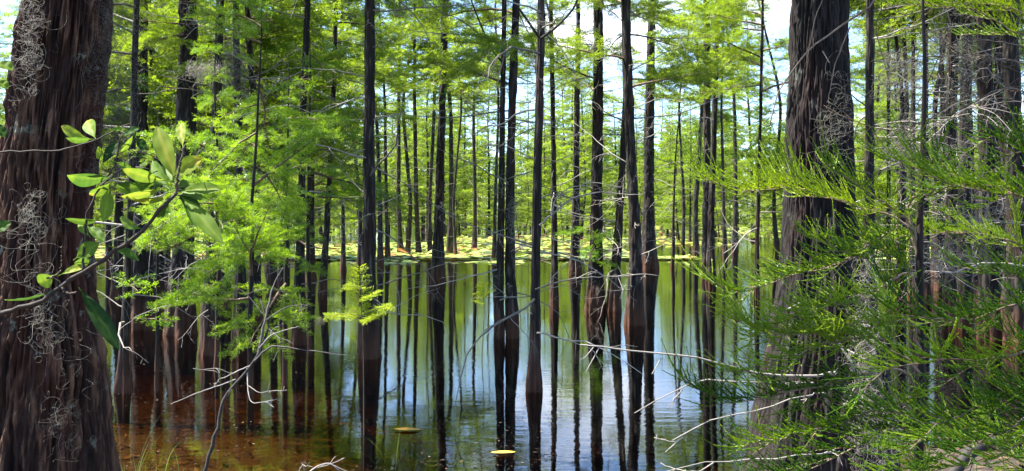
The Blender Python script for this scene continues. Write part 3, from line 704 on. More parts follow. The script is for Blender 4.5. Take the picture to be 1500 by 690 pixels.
for _ in range(4000):
    if cnt >= 120: break
    d = 44 + 85 * g.uniform(0, 1) ** 1.1; px = g.uniform(-60, 1560); x = (px - CX) / F * d
    if not free(x, d, 1.5) or (d < 60 and 540 < px < 1420): continue
    placed.append((x, d)); cnt += 1
    s = g.uniform(.7, 1.4)
    put(PS, used_s, g.integers(len(PS)), (x, d, -.05), g.uniform(0, 6.28), (s, s, s), 'young bushy cypress growing low among the far trunks', 'young cypresses among the far trunks')

# far woods: one mass
M = MB(); g = np.random.default_rng(91)
for k in range(330):
    d = g.uniform(160, 270); px = g.uniform(-150, 1650); x = (px - CX) / F * d
    H = min(18, max(5, CH + d * (HZ - skyline(px) - 30 + g.normal(0, 26)) / F)); z0 = .3
    tube(M, [[x, d, z0 - .5], [x + g.normal(0, .1), d, H * .5], [x + g.normal(0, .3), d, H]], [.2, .14, .03], 5, 1, .4)
    n = 620; zz = .2 + (H - .2) * g.uniform(0, 1, n) ** 1.15; rr = 3.4 * (1.05 - zz / H) ** .7 * np.sqrt(g.uniform(0, 1, n)); aa = g.uniform(0, 6.28, n)
    P = np.stack([x + rr * np.cos(aa), d + rr * np.sin(aa), zz], 1)
    D = np.stack([np.cos(aa), np.sin(aa), g.normal(0, .3, n)], 1)
    feathers(M, P, D, nrm(np.array([0, 0, 1.]) + g.normal(0, .4, (n, 3))), g.uniform(.5, 1.1, n), 3, .10, g, 0, np.clip(g.normal(.5, .15) + g.normal(0, .12, n), 0, 1))
tag(M.build('far_woods', [FOL_FAR, BARK_FAR]), kind='stuff')

# --- bright green saplings at left (about 8 m away)
def sapling(label, px, py, d, H, nb, cr, seed, lod='near', gz=0., z0=.85, bend=0., dens=.75, cat='cypress sapling', tone0=.78, fol=FOL_MID):
    g = np.random.default_rng(seed); B = at(px, py, d); B[2] = gz
    root = empty('cypress_sapling', B, label, cat, 'cypress saplings near the bank')
    zd = np.linspace(-.7, H, 16); xd = bend * (np.maximum(zd, 0) / H) ** 1.5 + np.cumsum(g.normal(0, .008, 16)); yd = np.cumsum(g.normal(0, .012, 16))
    M = MB(); tube(M, np.stack([xd, yd, zd], 1), np.linspace(.02 + .004 * H, .004, 16), 8, 0, .4); M.build('stem', BARK, root)
    for k in range(nb):
        zq = z0 + (H * .98 - z0) * (k + g.uniform(.2, .8)) / nb
        M = MB(); az = g.uniform(0, 6.28); Lb = cr * (1 - .45 * (zq - z0) / (H - z0)) * g.uniform(.3, 1.25)
        bough(M, np.array([np.interp(zq, zd, xd), np.interp(zq, zd, yd), zq]), az, g.uniform(-.3, .8), Lb, lod, g, droop=-.05, start=.12, dens=dens, tone0=tone0 + g.normal(0, .08))
        M.build('green_bough', [fol, TWIG_BROWN], root)
    return root
sapling('tallest bright green sapling in front of the left trunks', 365, 0, 8.6, 3.4, 14, 1.15, 601, bend=.10)
sapling('bright green sapling with drooping lower boughs, right of the tallest one', 418, 0, 9.4, 3.1, 10, 1.1, 602)
sapling('sparse sapling farthest right in the left thicket, nearest the tall straight trunk', 455, 0, 11.5, 3.8, 10, 1.2, 603, tone0=.55)
sapling('light green sapling partly hidden behind the bay leaves', 318, 0, 10.5, 3.6, 10, 1.1, 604)
sapling('thin sapling low beside the massive mossy trunk', 232, 0, 9.0, 2.2, 9, .7, 605, z0=1.2)

# --- tiny bright seedling
def seedling(label, tip, basepx, d, boughs, seed):
    g = np.random.default_rng(seed); B = at(*basepx, d); B[2] = 0
    root = empty('cypress_seedling', B, label, 'seedling', 'cypress seedlings in the water')
    P = spline([np.array([0, 0, -.3]), np.array([0, 0, 0.02]), at(*tip, d) * .5 + B * .5 - B + np.array([.01, 0, 0]), at(*tip, d) - B], 14)
    M = MB(); tube(M, P, np.linspace(.006, .002, 14), 6, 0, .4); M.build('stem', TWIG_BROWN, root)
    for (x0, y0, x1, y1, dy) in boughs:
        a = at(x0, y0, d) - B; b = at(x1, y1, d + dy) - B; v = b - a; L = np.linalg.norm(v)
        M = MB(); n = max(5, int(L / .018)); t = np.linspace(.1, 1, n); c = np.repeat(t, 2)
        up = np.array([0, -.25, 1.0]); D = nrm(v); S = nrm(np.cross(D, up)); sg = np.tile([1, -1], n)[:, None]
        tube(M, [a, (a + b) / 2 + np.array([0, 0, .012]), b], [.003, .002, .001], 5, 1, .6)
        Pp = a + v * c[:, None]; DD = nrm(D * .55 + S * sg * .8 + g.normal(0, .12, (2 * n, 3)))
        feathers(M, Pp, DD, nrm(up + g.normal(0, .2, (2 * n, 3))), (.055 + .035 * np.sin(c * PI)) * g.uniform(.8, 1.2, 2 * n), 8, .0036, g, 0, np.clip(g.normal(.8, .1, 2 * n), 0, 1))
        M.build('green_bough', [FOL_SEEDLING, TWIG_BROWN], root)
seedling('tiny bright yellow-green cypress seedling before the tall straight trunk', (527, 392), (533, 540), 7.2,
         [(530, 470, 527, 392, 0), (531, 462, 480, 462, -.08), (531, 462, 570, 448, .1), (531, 466, 505, 450, .15), (530, 440, 549, 430, -.1), (532, 470, 552, 462, -.15), (530, 425, 512, 418, .05)], 611)
seedling('tiny green sprout alone in open water left of the crooked trunk', (709, 415), (706, 520), 11.0,
         [(708, 440, 709, 416, 0), (708, 436, 699, 430, .05), (708, 432, 718, 427, -.05), (708, 445, 700, 442, -.05)], 612)

# --- right foreground saplings: feathery boughs
def fg_sapling(label, root_xyz, H, boughs, seed, r=.02):
    """boughs: list of (path of (px,py,depth), kwargs)"""
    g = np.random.default_rng(seed); B = np.array(root_xyz, float)
    root = empty('cypress_sapling', B, label, 'cypress sapling', 'feathery cypress saplings on the right bank')
    zs_ = np.linspace(-.1, H, 14); xs2 = np.cumsum(g.normal(0, .008, 14)); xs2 -= xs2[0]
    M = MB(); tube(M, np.stack([xs2, xs2 * .3, zs_], 1), np.linspace(r * 1.4, .004, 14), 10, 0, .4); M.build('stem', BARK, root)
    for path, kw in boughs:
        P = [at(*p) - B for p in path]
        zz = min(max(P[0][2] - .15, .05), H - .05)
        P = [np.array([np.interp(zz, zs_, xs2), 0, zz])] + P
        M = MB(); thread_bough(M, np.array(P), g, **kw)
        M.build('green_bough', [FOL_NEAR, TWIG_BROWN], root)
    return root
hi = dict(tone0=.95, twig_tone=.75, ts=.013, tl=.14); md = dict(tone0=.65, twig_tone=.7); lo = dict(tone0=.45, twig_tone=.6, start=.3)  # sunlit and shaded look of the boughs is put into the needle tone
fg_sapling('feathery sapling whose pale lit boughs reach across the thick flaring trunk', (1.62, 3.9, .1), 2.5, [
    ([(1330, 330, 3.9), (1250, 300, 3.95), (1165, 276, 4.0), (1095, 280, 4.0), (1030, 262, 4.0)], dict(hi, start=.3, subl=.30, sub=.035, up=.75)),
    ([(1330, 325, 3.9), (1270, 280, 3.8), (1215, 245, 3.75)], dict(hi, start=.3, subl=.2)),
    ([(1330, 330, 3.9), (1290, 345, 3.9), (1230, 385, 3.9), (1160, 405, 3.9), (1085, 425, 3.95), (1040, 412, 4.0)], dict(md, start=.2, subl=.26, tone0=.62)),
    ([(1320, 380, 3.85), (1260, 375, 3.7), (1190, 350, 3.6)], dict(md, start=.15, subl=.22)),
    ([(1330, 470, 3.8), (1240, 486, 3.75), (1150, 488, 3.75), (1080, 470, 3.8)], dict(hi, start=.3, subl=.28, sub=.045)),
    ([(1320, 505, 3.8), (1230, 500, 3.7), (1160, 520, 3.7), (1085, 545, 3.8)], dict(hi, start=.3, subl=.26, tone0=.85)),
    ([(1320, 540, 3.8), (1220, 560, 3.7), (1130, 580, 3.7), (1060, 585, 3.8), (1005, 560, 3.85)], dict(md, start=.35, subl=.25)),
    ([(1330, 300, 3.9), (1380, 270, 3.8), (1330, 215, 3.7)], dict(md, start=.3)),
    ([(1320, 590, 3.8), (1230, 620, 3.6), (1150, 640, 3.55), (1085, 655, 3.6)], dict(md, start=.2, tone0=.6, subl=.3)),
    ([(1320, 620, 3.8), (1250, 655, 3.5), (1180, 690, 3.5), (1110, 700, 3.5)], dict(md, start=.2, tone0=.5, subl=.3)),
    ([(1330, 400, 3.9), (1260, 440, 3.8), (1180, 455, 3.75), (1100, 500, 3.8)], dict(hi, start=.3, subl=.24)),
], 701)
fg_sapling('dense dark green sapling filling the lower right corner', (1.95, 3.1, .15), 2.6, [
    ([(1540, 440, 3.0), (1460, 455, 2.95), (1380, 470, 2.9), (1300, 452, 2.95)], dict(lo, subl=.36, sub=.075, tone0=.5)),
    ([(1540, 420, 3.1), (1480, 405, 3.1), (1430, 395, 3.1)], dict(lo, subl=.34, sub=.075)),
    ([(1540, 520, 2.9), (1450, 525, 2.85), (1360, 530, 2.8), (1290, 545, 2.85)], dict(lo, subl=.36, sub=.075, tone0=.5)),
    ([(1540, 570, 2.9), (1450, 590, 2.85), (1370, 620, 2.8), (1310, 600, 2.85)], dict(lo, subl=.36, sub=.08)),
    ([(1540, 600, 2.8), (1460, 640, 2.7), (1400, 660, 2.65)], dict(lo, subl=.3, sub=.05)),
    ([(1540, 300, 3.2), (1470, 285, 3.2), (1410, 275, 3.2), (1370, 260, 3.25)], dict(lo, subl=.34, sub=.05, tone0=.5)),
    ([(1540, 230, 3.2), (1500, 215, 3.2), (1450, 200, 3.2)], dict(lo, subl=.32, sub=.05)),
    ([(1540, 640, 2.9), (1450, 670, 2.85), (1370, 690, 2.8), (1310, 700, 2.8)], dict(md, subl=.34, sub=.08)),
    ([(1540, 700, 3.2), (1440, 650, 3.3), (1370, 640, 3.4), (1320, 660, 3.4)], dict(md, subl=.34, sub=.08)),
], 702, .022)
fg_sapling('sapling with high boughs at the top right, between crowded trunks', (3.3, 6.2, .05), 4.2, [
    ([(1500, 60, 6.2), (1440, 20, 6.2), (1390, 10, 6.2), (1330, 5, 6.2)], dict(md, subl=.4, tl=.1)),
    ([(1500, 20, 6.1), (1440, 5, 6.1), (1360, -10, 6.1)], dict(md, subl=.4, tl=.1)),
    ([(1500, 360, 6.0), (1420, 340, 6.0), (1350, 345, 6.0), (1290, 350, 6.0)], dict(hi, subl=.36, tl=.1)),
], 703)

# --- bay shrub at left
def bay():
    d = 2.0; B = np.array([-1.30, 2.02, float(ground_z(-1.3, 2.02))])
    root = empty('bay_shrub', B, 'evergreen bay shrub branch with glossy oval leaves crossing the massive mossy trunk', 'shrub')
    g = np.random.default_rng(801)
    zs_ = np.linspace(-.05, 2.1, 10); xs2 = np.cumsum(g.normal(0, .012, 10)); xs2 -= xs2[0]
    M = MB(); tube(M, np.stack([xs2, 0 * xs2, zs_], 1), np.linspace(.02, .006, 10), 10, 0, .4); M.build('stem', BAY_BARK, root)
    def br(pts, r0, r1, tone, sides=8):
        P = [at(*p) - B for p in pts]; P = spline(P, 30); P += g.normal(0, .0012, P.shape)
        rr = np.linspace(r0, r1, 30) * (1 + .12 * np.sin(np.arange(30) * 1.9))
        M = MB(); tube(M, P, rr, sides, 0, tone); M.build('branch', BAY_BARK, root)
    br([(-185, 468, 2.02), (-40, 466, 2.0), (30, 452, 1.98), (62, 440, 1.98), (90, 420, 1.98), (125, 397, 1.98), (165, 370, 1.98), (205, 342, 1.97), (235, 305, 1.97), (258, 282, 1.97)], .0062, .0036, .25)
    br([(-185, 235, 2.02), (-20, 222, 2.05), (60, 222, 2.05), (95, 219, 2.05), (140, 205, 2.04), (192, 181, 2.04)], .003, .0012, .15, 6)
    br([(120, 398, 1.98), (124, 350, 1.99), (128, 312, 1.99), (148, 272, 2.0), (168, 240, 2.0), (178, 200, 2.0)], .0028, .0013, .15, 6)
    br([(148, 272, 2.0), (160, 262, 2.0), (172, 258, 1.99)], .002, .001, .2, 5)
    br([(258, 284, 1.97), (262, 250, 1.97), (270, 212, 1.97)], .003, .0015, .6, 6)
    br([(90, 420, 1.98), (100, 430, 1.97), (112, 428, 1.96)], .003, .0015, .4, 6)
    br([(70, 408, 1.98), (88, 398, 1.98), (90, 360, 1.98)], .002, .001, .6, 6)
    leaves = [ # base, tip, width px, tone, roll, depth tip offset
        ((127, 202), (84, 186), 17, .82, .4, .02), ((139, 201), (124, 171), 22, .72, .2, .05), ((135, 204), (98, 206), 10, .55, .9, -.03), ((162, 192), (184, 186), 9, .6, .6, .03),
        ((160, 260), (101, 264), 20, .45, 1.0, -.06), ((257, 262), (226, 180), 30, .82, .1, .03), ((268, 214), (262, 175), 16, .80, .3, .04), ((257, 256), (291, 231), 26, .76, .5, -.02),
        ((240, 264), (181, 252), 20, .80, .5, -.05), ((262, 281), (321, 272), 18, .62, .7, -.03), ((260, 287), (309, 288), 13, .42, .9, .05), ((268, 290), (323, 347), 25, .58, .3, -.08),
        ((262, 286), (296, 312), 22, .12, .2, .03), ((238, 276), (178, 294), 12, .88, .8, -.03), ((222, 268), (164, 282), 24, .40, .5, .04), ((160, 275), (154, 322), 20, .66, .3, -.04),
        ((145, 322), (93, 327), 12, .50, .9, .02), ((128, 330), (152, 350), 15, .48, .5, -.03), ((78, 404), (55, 416), 26, .66, .2, .0), ((90, 402), (126, 386), 11, .78, .8, .02),
        ((112, 378), (142, 356), 24, .60, .4, .0), ((118, 425), (174, 505), 26, .06, .25, -.05), ((72, 428), (8, 448), 6, .30, 1.2, .0), ((164, 362), (206, 378), 14, .30, .8, .03),
        ((195, 198), (178, 226), 9, .70, .5, .02), ((200, 202), (213, 219), 15, .10, .3, .0), ((152, 225), (140, 222), 20, .85, .3, .0), ((150, 240), (172, 205), 16, .10, .2, .03),
        ((180, 198), (200, 186), 9, .3, .8, -.03), ((-8, 92), (19, 100), 15, .55, 1.0, .0), ((-8, 118), (12, 128), 13, .55, 1.0, .0), ((225, 262), (205, 285), 18, .5, .5, .06),
        ((248, 288), (190, 300), 11, .92, .9, .02), ((130, 372), (112, 395), 18, .45, .4, .05), ((262, 276), (285, 262), 18, .5, .6, .07), ((-6, 180), (8, 200), 14, .2, .5, 0), ((-10, 340), (14, 325), 16, .3, .6, 0),
        ((250, 278), (215, 232), 20, .55, .4, .06), ((246, 292), (232, 325), 18, .35, .3, .05), ((240, 270), (196, 268), 20, .35, .4, .07), ((206, 335), (170, 320), 16, .5, .5, .03), ((162, 268), (130, 292), 17, .6, .5, .04), ((130, 345), (112, 322), 14, .7, .4, .03), ((255, 268), (246, 226), 17, .62, .6, .06), ((170, 238), (195, 250), 14, .6, .5, .02), ((266, 294), (300, 335), 20, .4, .5, .04)]
    for (b, t, wpx, tone, roll, dz) in leaves:
        a = at(*b, 1.985) - B; e = at(*t, 1.985 + dz) - B; v = e - a; L = np.linalg.norm(v); D = v / L
        vd = nrm(-(a + B - np.array([0, 0, CH])))
        S = nrm(np.cross(D, vd)); Nn = np.cross(S, D)
        W = wpx * .92 / F * 1.985 / 2 / max(math.cos(roll), .45)
        S, Nn = S * math.cos(roll) + Nn * math.sin(roll), Nn * math.cos(roll) - S * math.sin(roll)
        nl, nw = 15, 7
        u = np.linspace(0, 1, nl); prof = np.sin(np.pi * np.clip(u, 0, 1) ** 1.25) ** .75; prof[0] = .04; prof[-1] = .03
        c = np.linspace(-1, 1, nw)
        V = a + D * (u * L)[:, None, None] + S * (c[None, :] * prof[:, None] * W)[..., None] \
            + Nn * ((np.abs(c)[None] * prof[:, None] * W * .30) - (u ** 2 * L * .14)[:, None] + .0012 * np.sin(u * 17)[:, None] * np.sin(c * 3)[None])[..., None]
        q = np.arange(nl - 1)[:, None] * nw; j = np.arange(nw - 1)[None]
        tn = np.clip(tone + .16 * (np.abs(c) < .1)[None] - .10 * (np.abs(c) > .9)[None] + .05 * ((np.arange(nl) % 2)[:, None] - .5) + g.normal(0, .02, (nl, nw)) + (.25 if g.uniform() < .3 else 0) * (u[:, None] > .8), 0, 1)
        M = MB(); M.add(V.reshape(-1, 3), np.stack([q + j, q + j + 1, q + nw + j + 1, q + nw + j], -1).reshape(-1, 4), None, 0, tn.ravel())
        tube(M, [a - D * .008, a + D * .002], [.0011, .0009], 5, 0, .7)
        M.build('leaf', BAY_LEAF, root)
bay()

# --- Spanish moss
def moss(label, centre, size, n, seed, length=.16, tone0=.55, hang=.35, rad=.00055):
    g = np.random.default_rng(seed); C0 = np.asarray(centre, float); size = np.asarray(size, float)
    m, k = n, 11
    P = np.zeros((m, k, 3)); P[:, 0] = np.clip(g.normal(0, 1, (m, 3)), -1.6, 1.6) * size * .5
    d = nrm(g.normal(0, 1, (m, 3)) + np.array([0, 0, -.4])); curl = g.normal(0, 1, (m, 3)) * 1.3
    st = (length * g.uniform(.4, 1.3, m) / (k - 1))[:, None]
    for q in range(1, k):
        d = nrm(d + np.cross(d, curl) * .42 + g.normal(0, .16, (m, 3)) + np.array([0, 0, -hang * .3])); P[:, q] = P[:, q - 1] + d * st
    M = MB(); tubes(M, P, np.linspace(rad, rad * .5, k), 3, 0, np.clip(tone0 + g.normal(0, .16, m), 0, 1))
    o = M.build('spanish_moss', MOSS); o.location = C0
    return tag(o, label, 'spanish moss', 'spanish moss tufts')
moss('bright curly moss tuft high on the left edge of the massive mossy trunk', at(44, 62, 4.18), (.05, .05, .24), 150, 901, .17, .85)
moss('loose pale moss strands halfway down the massive mossy trunk', at(46, 318, 4.15), (.06, .04, .14), 60, 902, .26, .75)
moss('wispy moss strands lower on the massive mossy trunk', at(58, 455, 4.12), (.06, .04, .2), 50, 903, .24, .65)
moss('faint moss threads near the foot of the massive mossy trunk', at(95, 560, 4.1), (.12, .05, .4), 60, 904, .22, .3)
moss('long dark moss curtain hanging off the right edge of the massive mossy trunk', at(163, 85, 4.4), (.10, .10, .62), 900, 905, .24, .25)
moss('grey moss strands on the upper right edge of the thick flaring trunk', at(1222, 175, 5.35), (.08, .05, .3), 90, 906, .26, .6)
moss('hanging grey moss column beside the foot of the thick flaring trunk', at(1268, 505, 4.7), (.05, .05, .52), 460, 907, .2, .55, .6, .0009)
moss('tangled moss heap at the bottom of the hanging moss column', at(1290, 630, 4.6), (.16, .12, .2), 260, 908, .2, .45, .35, .0009)
moss('brown moss tangle hanging from bare twigs at the upper right', at(1325, 108, 6.4), (.18, .16, .2), 260, 909, .24, .4, rad=.001)
moss('moss tuft below the brown tangle at the upper right', at(1322, 215, 6.4), (.14, .12, .18), 160, 910, .22, .45, rad=.001)
moss('dark moss ball caught on a twig at the upper right', at(1372, 62, 6.2), (.07, .07, .09), 300, 911, .12, .2)
moss('moss coating the upper part of the sunlit mossy cypress', at(1411, 120, 13.6), (.16, .14, 1.4), 330, 912, .4, .6, rad=.0022)
moss('grey moss mat draped on dead limbs right of the hanging column', at(1400, 372, 8.5), (.4, .25, .14), 180, 913, .28, .35, rad=.0018)
moss('moss wisps on the second dead limb above the dark boughs', at(1440, 320, 8.0), (.24, .2, .24), 130, 914, .28, .35, rad=.0018)
moss('small moss tuft on the limb near the top left trunks', at(300, 102, 11.), (.22, .1, .06), 260, 915, .3, .75, rad=.0014)
moss('grey moss beard hanging among the upper left trunks', at(342, 100, 11.8), (.15, .1, .4), 360, 916, .35, .4, rad=.0016)
moss('brown moss clot at the tip of the seedling bough', at(470, 470, 7.1), (.035, .03, .03), 120, 917, .07, .2)
moss('moss clinging to the trunk of the pale-based mid-pond cypress', at(752, 320, 12.8), (.07, .07, .35), 200, 918, .2, .55, rad=.0014)

# --- loose dead branches
def dead_piece(name, label, cat, paths, material, group=None, seed=1, twigs=0, z_tw=.2, host=None, pre={}):
    """paths: list of (points (px,py,d), r0, r1, tone)"""
    g = np.random.default_rng(seed)
    paths = [([pre[k]] + p[0] if k in pre else p[0],) + tuple(p[1:]) for k, p in enumerate(paths)]
    B = at(*paths[0][0][0])
    if host:   # a dead limb still growing on a tree: a part of that tree
        par = [o for o in COL.objects if o.get('label', '').startswith(host)][0]
        root = bpy.data.objects.new(name, None); COL.objects.link(root); root.parent = par; root.location = mathutils.Vector(B.tolist()) - par.location
    else: root = empty(name, B, label, cat, group)
    for k, (pts, r0, r1, tone) in enumerate(paths):
        P = spline([at(*p) - B for p in pts], 22); P[1:-1] += g.normal(0, .003, (20, 3)) * min(1, np.linalg.norm(P[-1] - P[0]))
        M = MB(); tube(M, P, np.linspace(r0, r1, 22) * (1 + .1 * g.normal(0, 1, 22)), 9 if r0 > .01 else 5, 0, tone)
        for q in range(twigs):
            i = g.integers(6, 20); az = g.uniform(0, 6.28)
            snag(M, P[i], az, g.uniform(-.4, .5), g.uniform(.08, z_tw), g, r0=max(.0015, r1), depth=1, sides=4, tone=tone)
        M.build('limb' if k == 0 else 'twig', material, root)
    return root
dead_piece('dead_sapling', 'leaning grey dead stick with bare forked top at the left bank', 'dead sapling', [
    ([(292, 712, 5.7), (318, 630, 5.75), (330, 580, 5.8), (372, 530, 5.85), (392, 480, 5.9), (382, 440, 5.95)], .012, .005, .0),
    ([(378, 520, 5.85), (388, 470, 5.9), (400, 420, 6.0), (415, 392, 6.05)], .010, .003, .5),
    ([(372, 530, 5.85), (398, 508, 5.8), (440, 512, 5.75), (505, 520, 5.7)], .006, .002, .35),
    ([(380, 510, 5.85), (400, 490, 5.8), (438, 478, 5.75)], .006, .002, .7),
    ([(368, 535, 5.85), (345, 545, 5.8), (322, 555, 5.75), (318, 545, 5.75), (283, 540, 5.7)], .004, .0015, .95),
    ([(345, 556, 5.8), (320, 565, 5.7), (290, 575, 5.65), (250, 592, 5.6)], .004, .0015, .95),
    ([(362, 540, 5.85), (364, 575, 5.75), (372, 590, 5.7), (408, 584, 5.65)], .004, .0015, .95),
    ([(364, 565, 5.75), (380, 575, 5.7), (395, 572, 5.7)], .003, .0012, .95),
    ([(385, 460, 5.95), (360, 430, 6.0), (340, 420, 6.0)], .004, .0015, .4),
    ([(388, 470, 5.9), (420, 450, 5.9), (455, 446, 5.9)], .004, .0015, .4),
    ([(392, 480, 5.9), (410, 500, 5.8), (400, 530, 5.75)], .004, .0015, .5)], WEATHERED, seed=21, twigs=1)
dead_piece('dead_branch', 'long pale bare branch reaching left over the water from the lit sapling', 'branch', [
    ([(1215, 548, 4.6), (1150, 552, 4.5), (1080, 540, 4.45), (1010, 524, 4.4), (930, 515, 4.4), (850, 505, 4.4)], .009, .003, .8),
    ([(870, 508, 4.4), (858, 522, 4.35), (850, 527, 4.35)], .003, .0015, .8), ([(878, 509, 4.4), (858, 545, 4.35)], .003, .0015, .9), ([(968, 525, 4.4), (955, 548, 4.35)], .003, .0015, .9)], TWIG, 'bare branches over the right water', 22, host='thick dark cypress trunk with flaring', pre={0: (1225, 545, 5.5)})
dead_piece('dead_branch', 'pale bare branch with drooping twigs under the long one', 'branch', [
    ([(1180, 580, 4.3), (1110, 600, 4.2), (1050, 612, 4.2), (985, 645, 4.2)], .006, .002, .85),
    ([(1120, 560, 4.3), (1030, 558, 4.25), (985, 575, 4.2), (930, 605, 4.2)], .006, .002, .7), ([(1000, 640, 4.2), (975, 662, 4.2)], .003, .0015, .9), ([(1000, 570, 4.2), (980, 597, 4.2)], .003, .0015, .7)], TWIG, 'bare branches over the right water', 23, 1, host='thick dark cypress trunk with flaring', pre={0: (1215, 575, 5.5), 1: (1200, 562, 5.45)})
dead_piece('dead_branch', 'lowest pale bare branch over the water at the bottom edge', 'branch', [
    ([(1200, 665, 4.2), (1100, 672, 4.1), (1030, 678, 4.05), (970, 692, 4.0)], .007, .002, .8), ([(1045, 678, 4.05), (1010, 700, 4.0)], .003, .0015, .9)], TWIG, 'bare branches over the right water', 24, 1, host='thick dark cypress trunk with flaring', pre={0: (1225, 660, 5.5)})
dead_piece('dead_branch', 'bent sunlit bare limb in front of the thick flaring trunk', 'branch', [
    ([(1255, 560, 4.3), (1232, 510, 4.3), (1205, 475, 4.3), (1180, 443, 4.3), (1150, 455, 4.3)], .011, .004, .85), ([(1228, 505, 4.3), (1262, 520, 4.2), (1290, 505, 4.2)], .004, .002, .7)], TWIG, 'bare limbs by the thick flaring trunk', 25, 1, host='thick dark cypress trunk with flaring', pre={0: (1235, 600, 5.45)})
dead_piece('dead_branch', 'arched bare branch drooping past the top of the thick flaring trunk', 'branch', [
    ([(1290, -20, 4.8), (1245, 30, 4.8), (1200, 60, 4.75), (1165, 95, 4.7), (1140, 140, 4.7), (1127, 185, 4.7)], .008, .003, .6),
    ([(1210, -20, 4.8), (1198, 20, 4.75), (1190, 50, 4.7), (1180, 98, 4.7)], .004, .0015, .7), ([(1245, 40, 4.8), (1225, 90, 4.75), (1212, 150, 4.7)], .004, .0015, .6),
    ([(1290, -10, 4.8), (1282, 40, 4.8), (1295, 90, 4.8), (1305, 140, 4.8)], .005, .0015, .3), ([(1205, 75, 4.75), (1215, 92, 4.7)], .003, .002, .7)], TWIG_BROWN, 'bare limbs by the thick flaring trunk', 26, host='thick dark cypress trunk with flaring', pre={0: (1215, -60, 5.5), 1: (1205, -60, 5.5), 3: (1225, -50, 5.5)})
dead_piece('dead_branch', 'dark diagonal bare branch crossing before the crowded right trunks', 'branch', [
    ([(1440, 90, 5.4), (1370, 170, 5.4), (1325, 190, 5.3), (1300, 240, 5.3)], .006, .002, .3), ([(1400, 60, 5.4), (1350, 140, 5.4), (1325, 190, 5.4)], .005, .002, .3),
    ([(1470, 130, 5.4), (1400, 165, 5.3), (1350, 180, 5.3), (1290, 245, 5.2)], .006, .002, .4)], TWIG_BROWN, 'bare limbs by the thick flaring trunk', 27, 9, .5, host='sapling with high boughs', pre={0: (1516, 95, 6.2), 1: (1516, 70, 6.2), 2: (1516, 140, 6.2)})
dead_piece('dead_branch', 'grey diagonal dead limb with moss above the dark boughs', 'branch', [
    ([(1290, 250, 6.3), (1340, 225, 6.6), (1400, 170, 7.), (1470, 130, 7.2)], .008, .003, .5), ([(1300, 240, 6.5), (1370, 185, 6.6), (1450, 140, 6.8)], .006, .003, .6),
    ([(1500, 390, 8.2), (1440, 385, 8.2), (1390, 400, 8.1), (1340, 380, 8.)], .010, .003, .8), ([(1500, 330, 8.), (1430, 322, 7.9), (1380, 335, 7.9)], .008, .003, .6)], TWIG, None, 28, 10, .7)
dead_piece('dead_branch', 'long bare arching branch over the water left of the clump', 'branch', [
    ([(784, 424, 8.95), (810, 415, 8.9), (850, 407, 8.8), (900, 405, 8.8), (935, 402, 8.7), (965, 404, 8.7)], .008, .003, .6),
    ([(845, 408, 8.8), (868, 398, 8.7), (885, 405, 8.7)], .004, .002, .8), ([(800, 418, 8.9), (815, 400, 8.9), (840, 378, 8.9)], .004, .002, .8), ([(905, 405, 8.8), (912, 425, 8.7), (908, 438, 8.7)], .003, .0015, .9)], TWIG, 'bare branches of the mid pond', 29, 2, host='nearest mid-pond cypress', pre={})
dead_piece('dead_branch', 'pale high arch of bare branch above the open water', 'branch', [
    ([(790, 330, 9.0), (808, 315, 9.0), (840, 290, 9.05), (880, 282, 9.1), (930, 286, 9.1), (945, 282, 9.1)], .010, .003, .75),
    ([(808, 315, 9.0), (815, 290, 9.), (835, 275, 9.), (870, 268, 9.), (910, 275, 9.)], .006, .002, .9), ([(815, 292, 9.), (830, 282, 9.), (860, 272, 9.)], .004, .002, .9)], TWIG, 'bare branches of the mid pond', 30, 2, host='nearest mid-pond cypress', pre={})
dead_piece('dead_branch', 'pale raised twigs poking out of the water at the bottom edge', 'branch', [
    ([(440, 705, 5.9), (462, 685, 5.9), (482, 679, 5.9), (498, 690, 5.9)], .006, .003, .95), ([(450, 700, 5.9), (442, 678, 5.9)], .004, .002, .95)], TWIG, None, 31, 2)
dead_piece('fallen_log', 'dark wet curved log lying at the lower right corner', 'log', [
    ([(1560, 642, 5.2), (1490, 645, 5.2), (1440, 652, 5.2), (1412, 672, 5.15), (1390, 705, 5.1)], .045, .030, -.25), ([(1430, 655, 5.2), (1420, 690, 5.1)], .012, .006, .2)], WEATHERED, None, 32)

# --- forked limbs of the nearest mid-pond cypress and lone forks
for pts, lab in (([(791, 57, 9.0), (812, 42, 9.0), (838, 15, 9.0), (850, -10, 9.0)], 'right raised limb of the fork, nearest mid-pond cypress'), ([(790, 55, 9.), (776, 35, 9.), (752, 0, 9.), (745, -15, 9.)], 'left raised limb of the fork, nearest mid-pond cypress')):
    par = [o for o in COL.objects if o.get('label', '').startswith('nearest mid-pond')][0]
    M = MB(); P = spline([at(*p) for p in pts], 14) - np.array(par.location); tube(M, P, np.linspace(.013, .008, 14), 8, 0, .5); M.build('limb', BARK, par)
par = [o for o in COL.objects if o.get('label', '').startswith('crooked slim')][0]
M = MB(); P = spline([at(*p, base_depth(495)) for p in ((737, 92), (722, 75), (708, 45), (692, 5), (688, -15))], 14) - np.array(par.location); tube(M, P, np.linspace(.016, .008, 14), 8, 0, .5); M.build('limb', BARK, par)

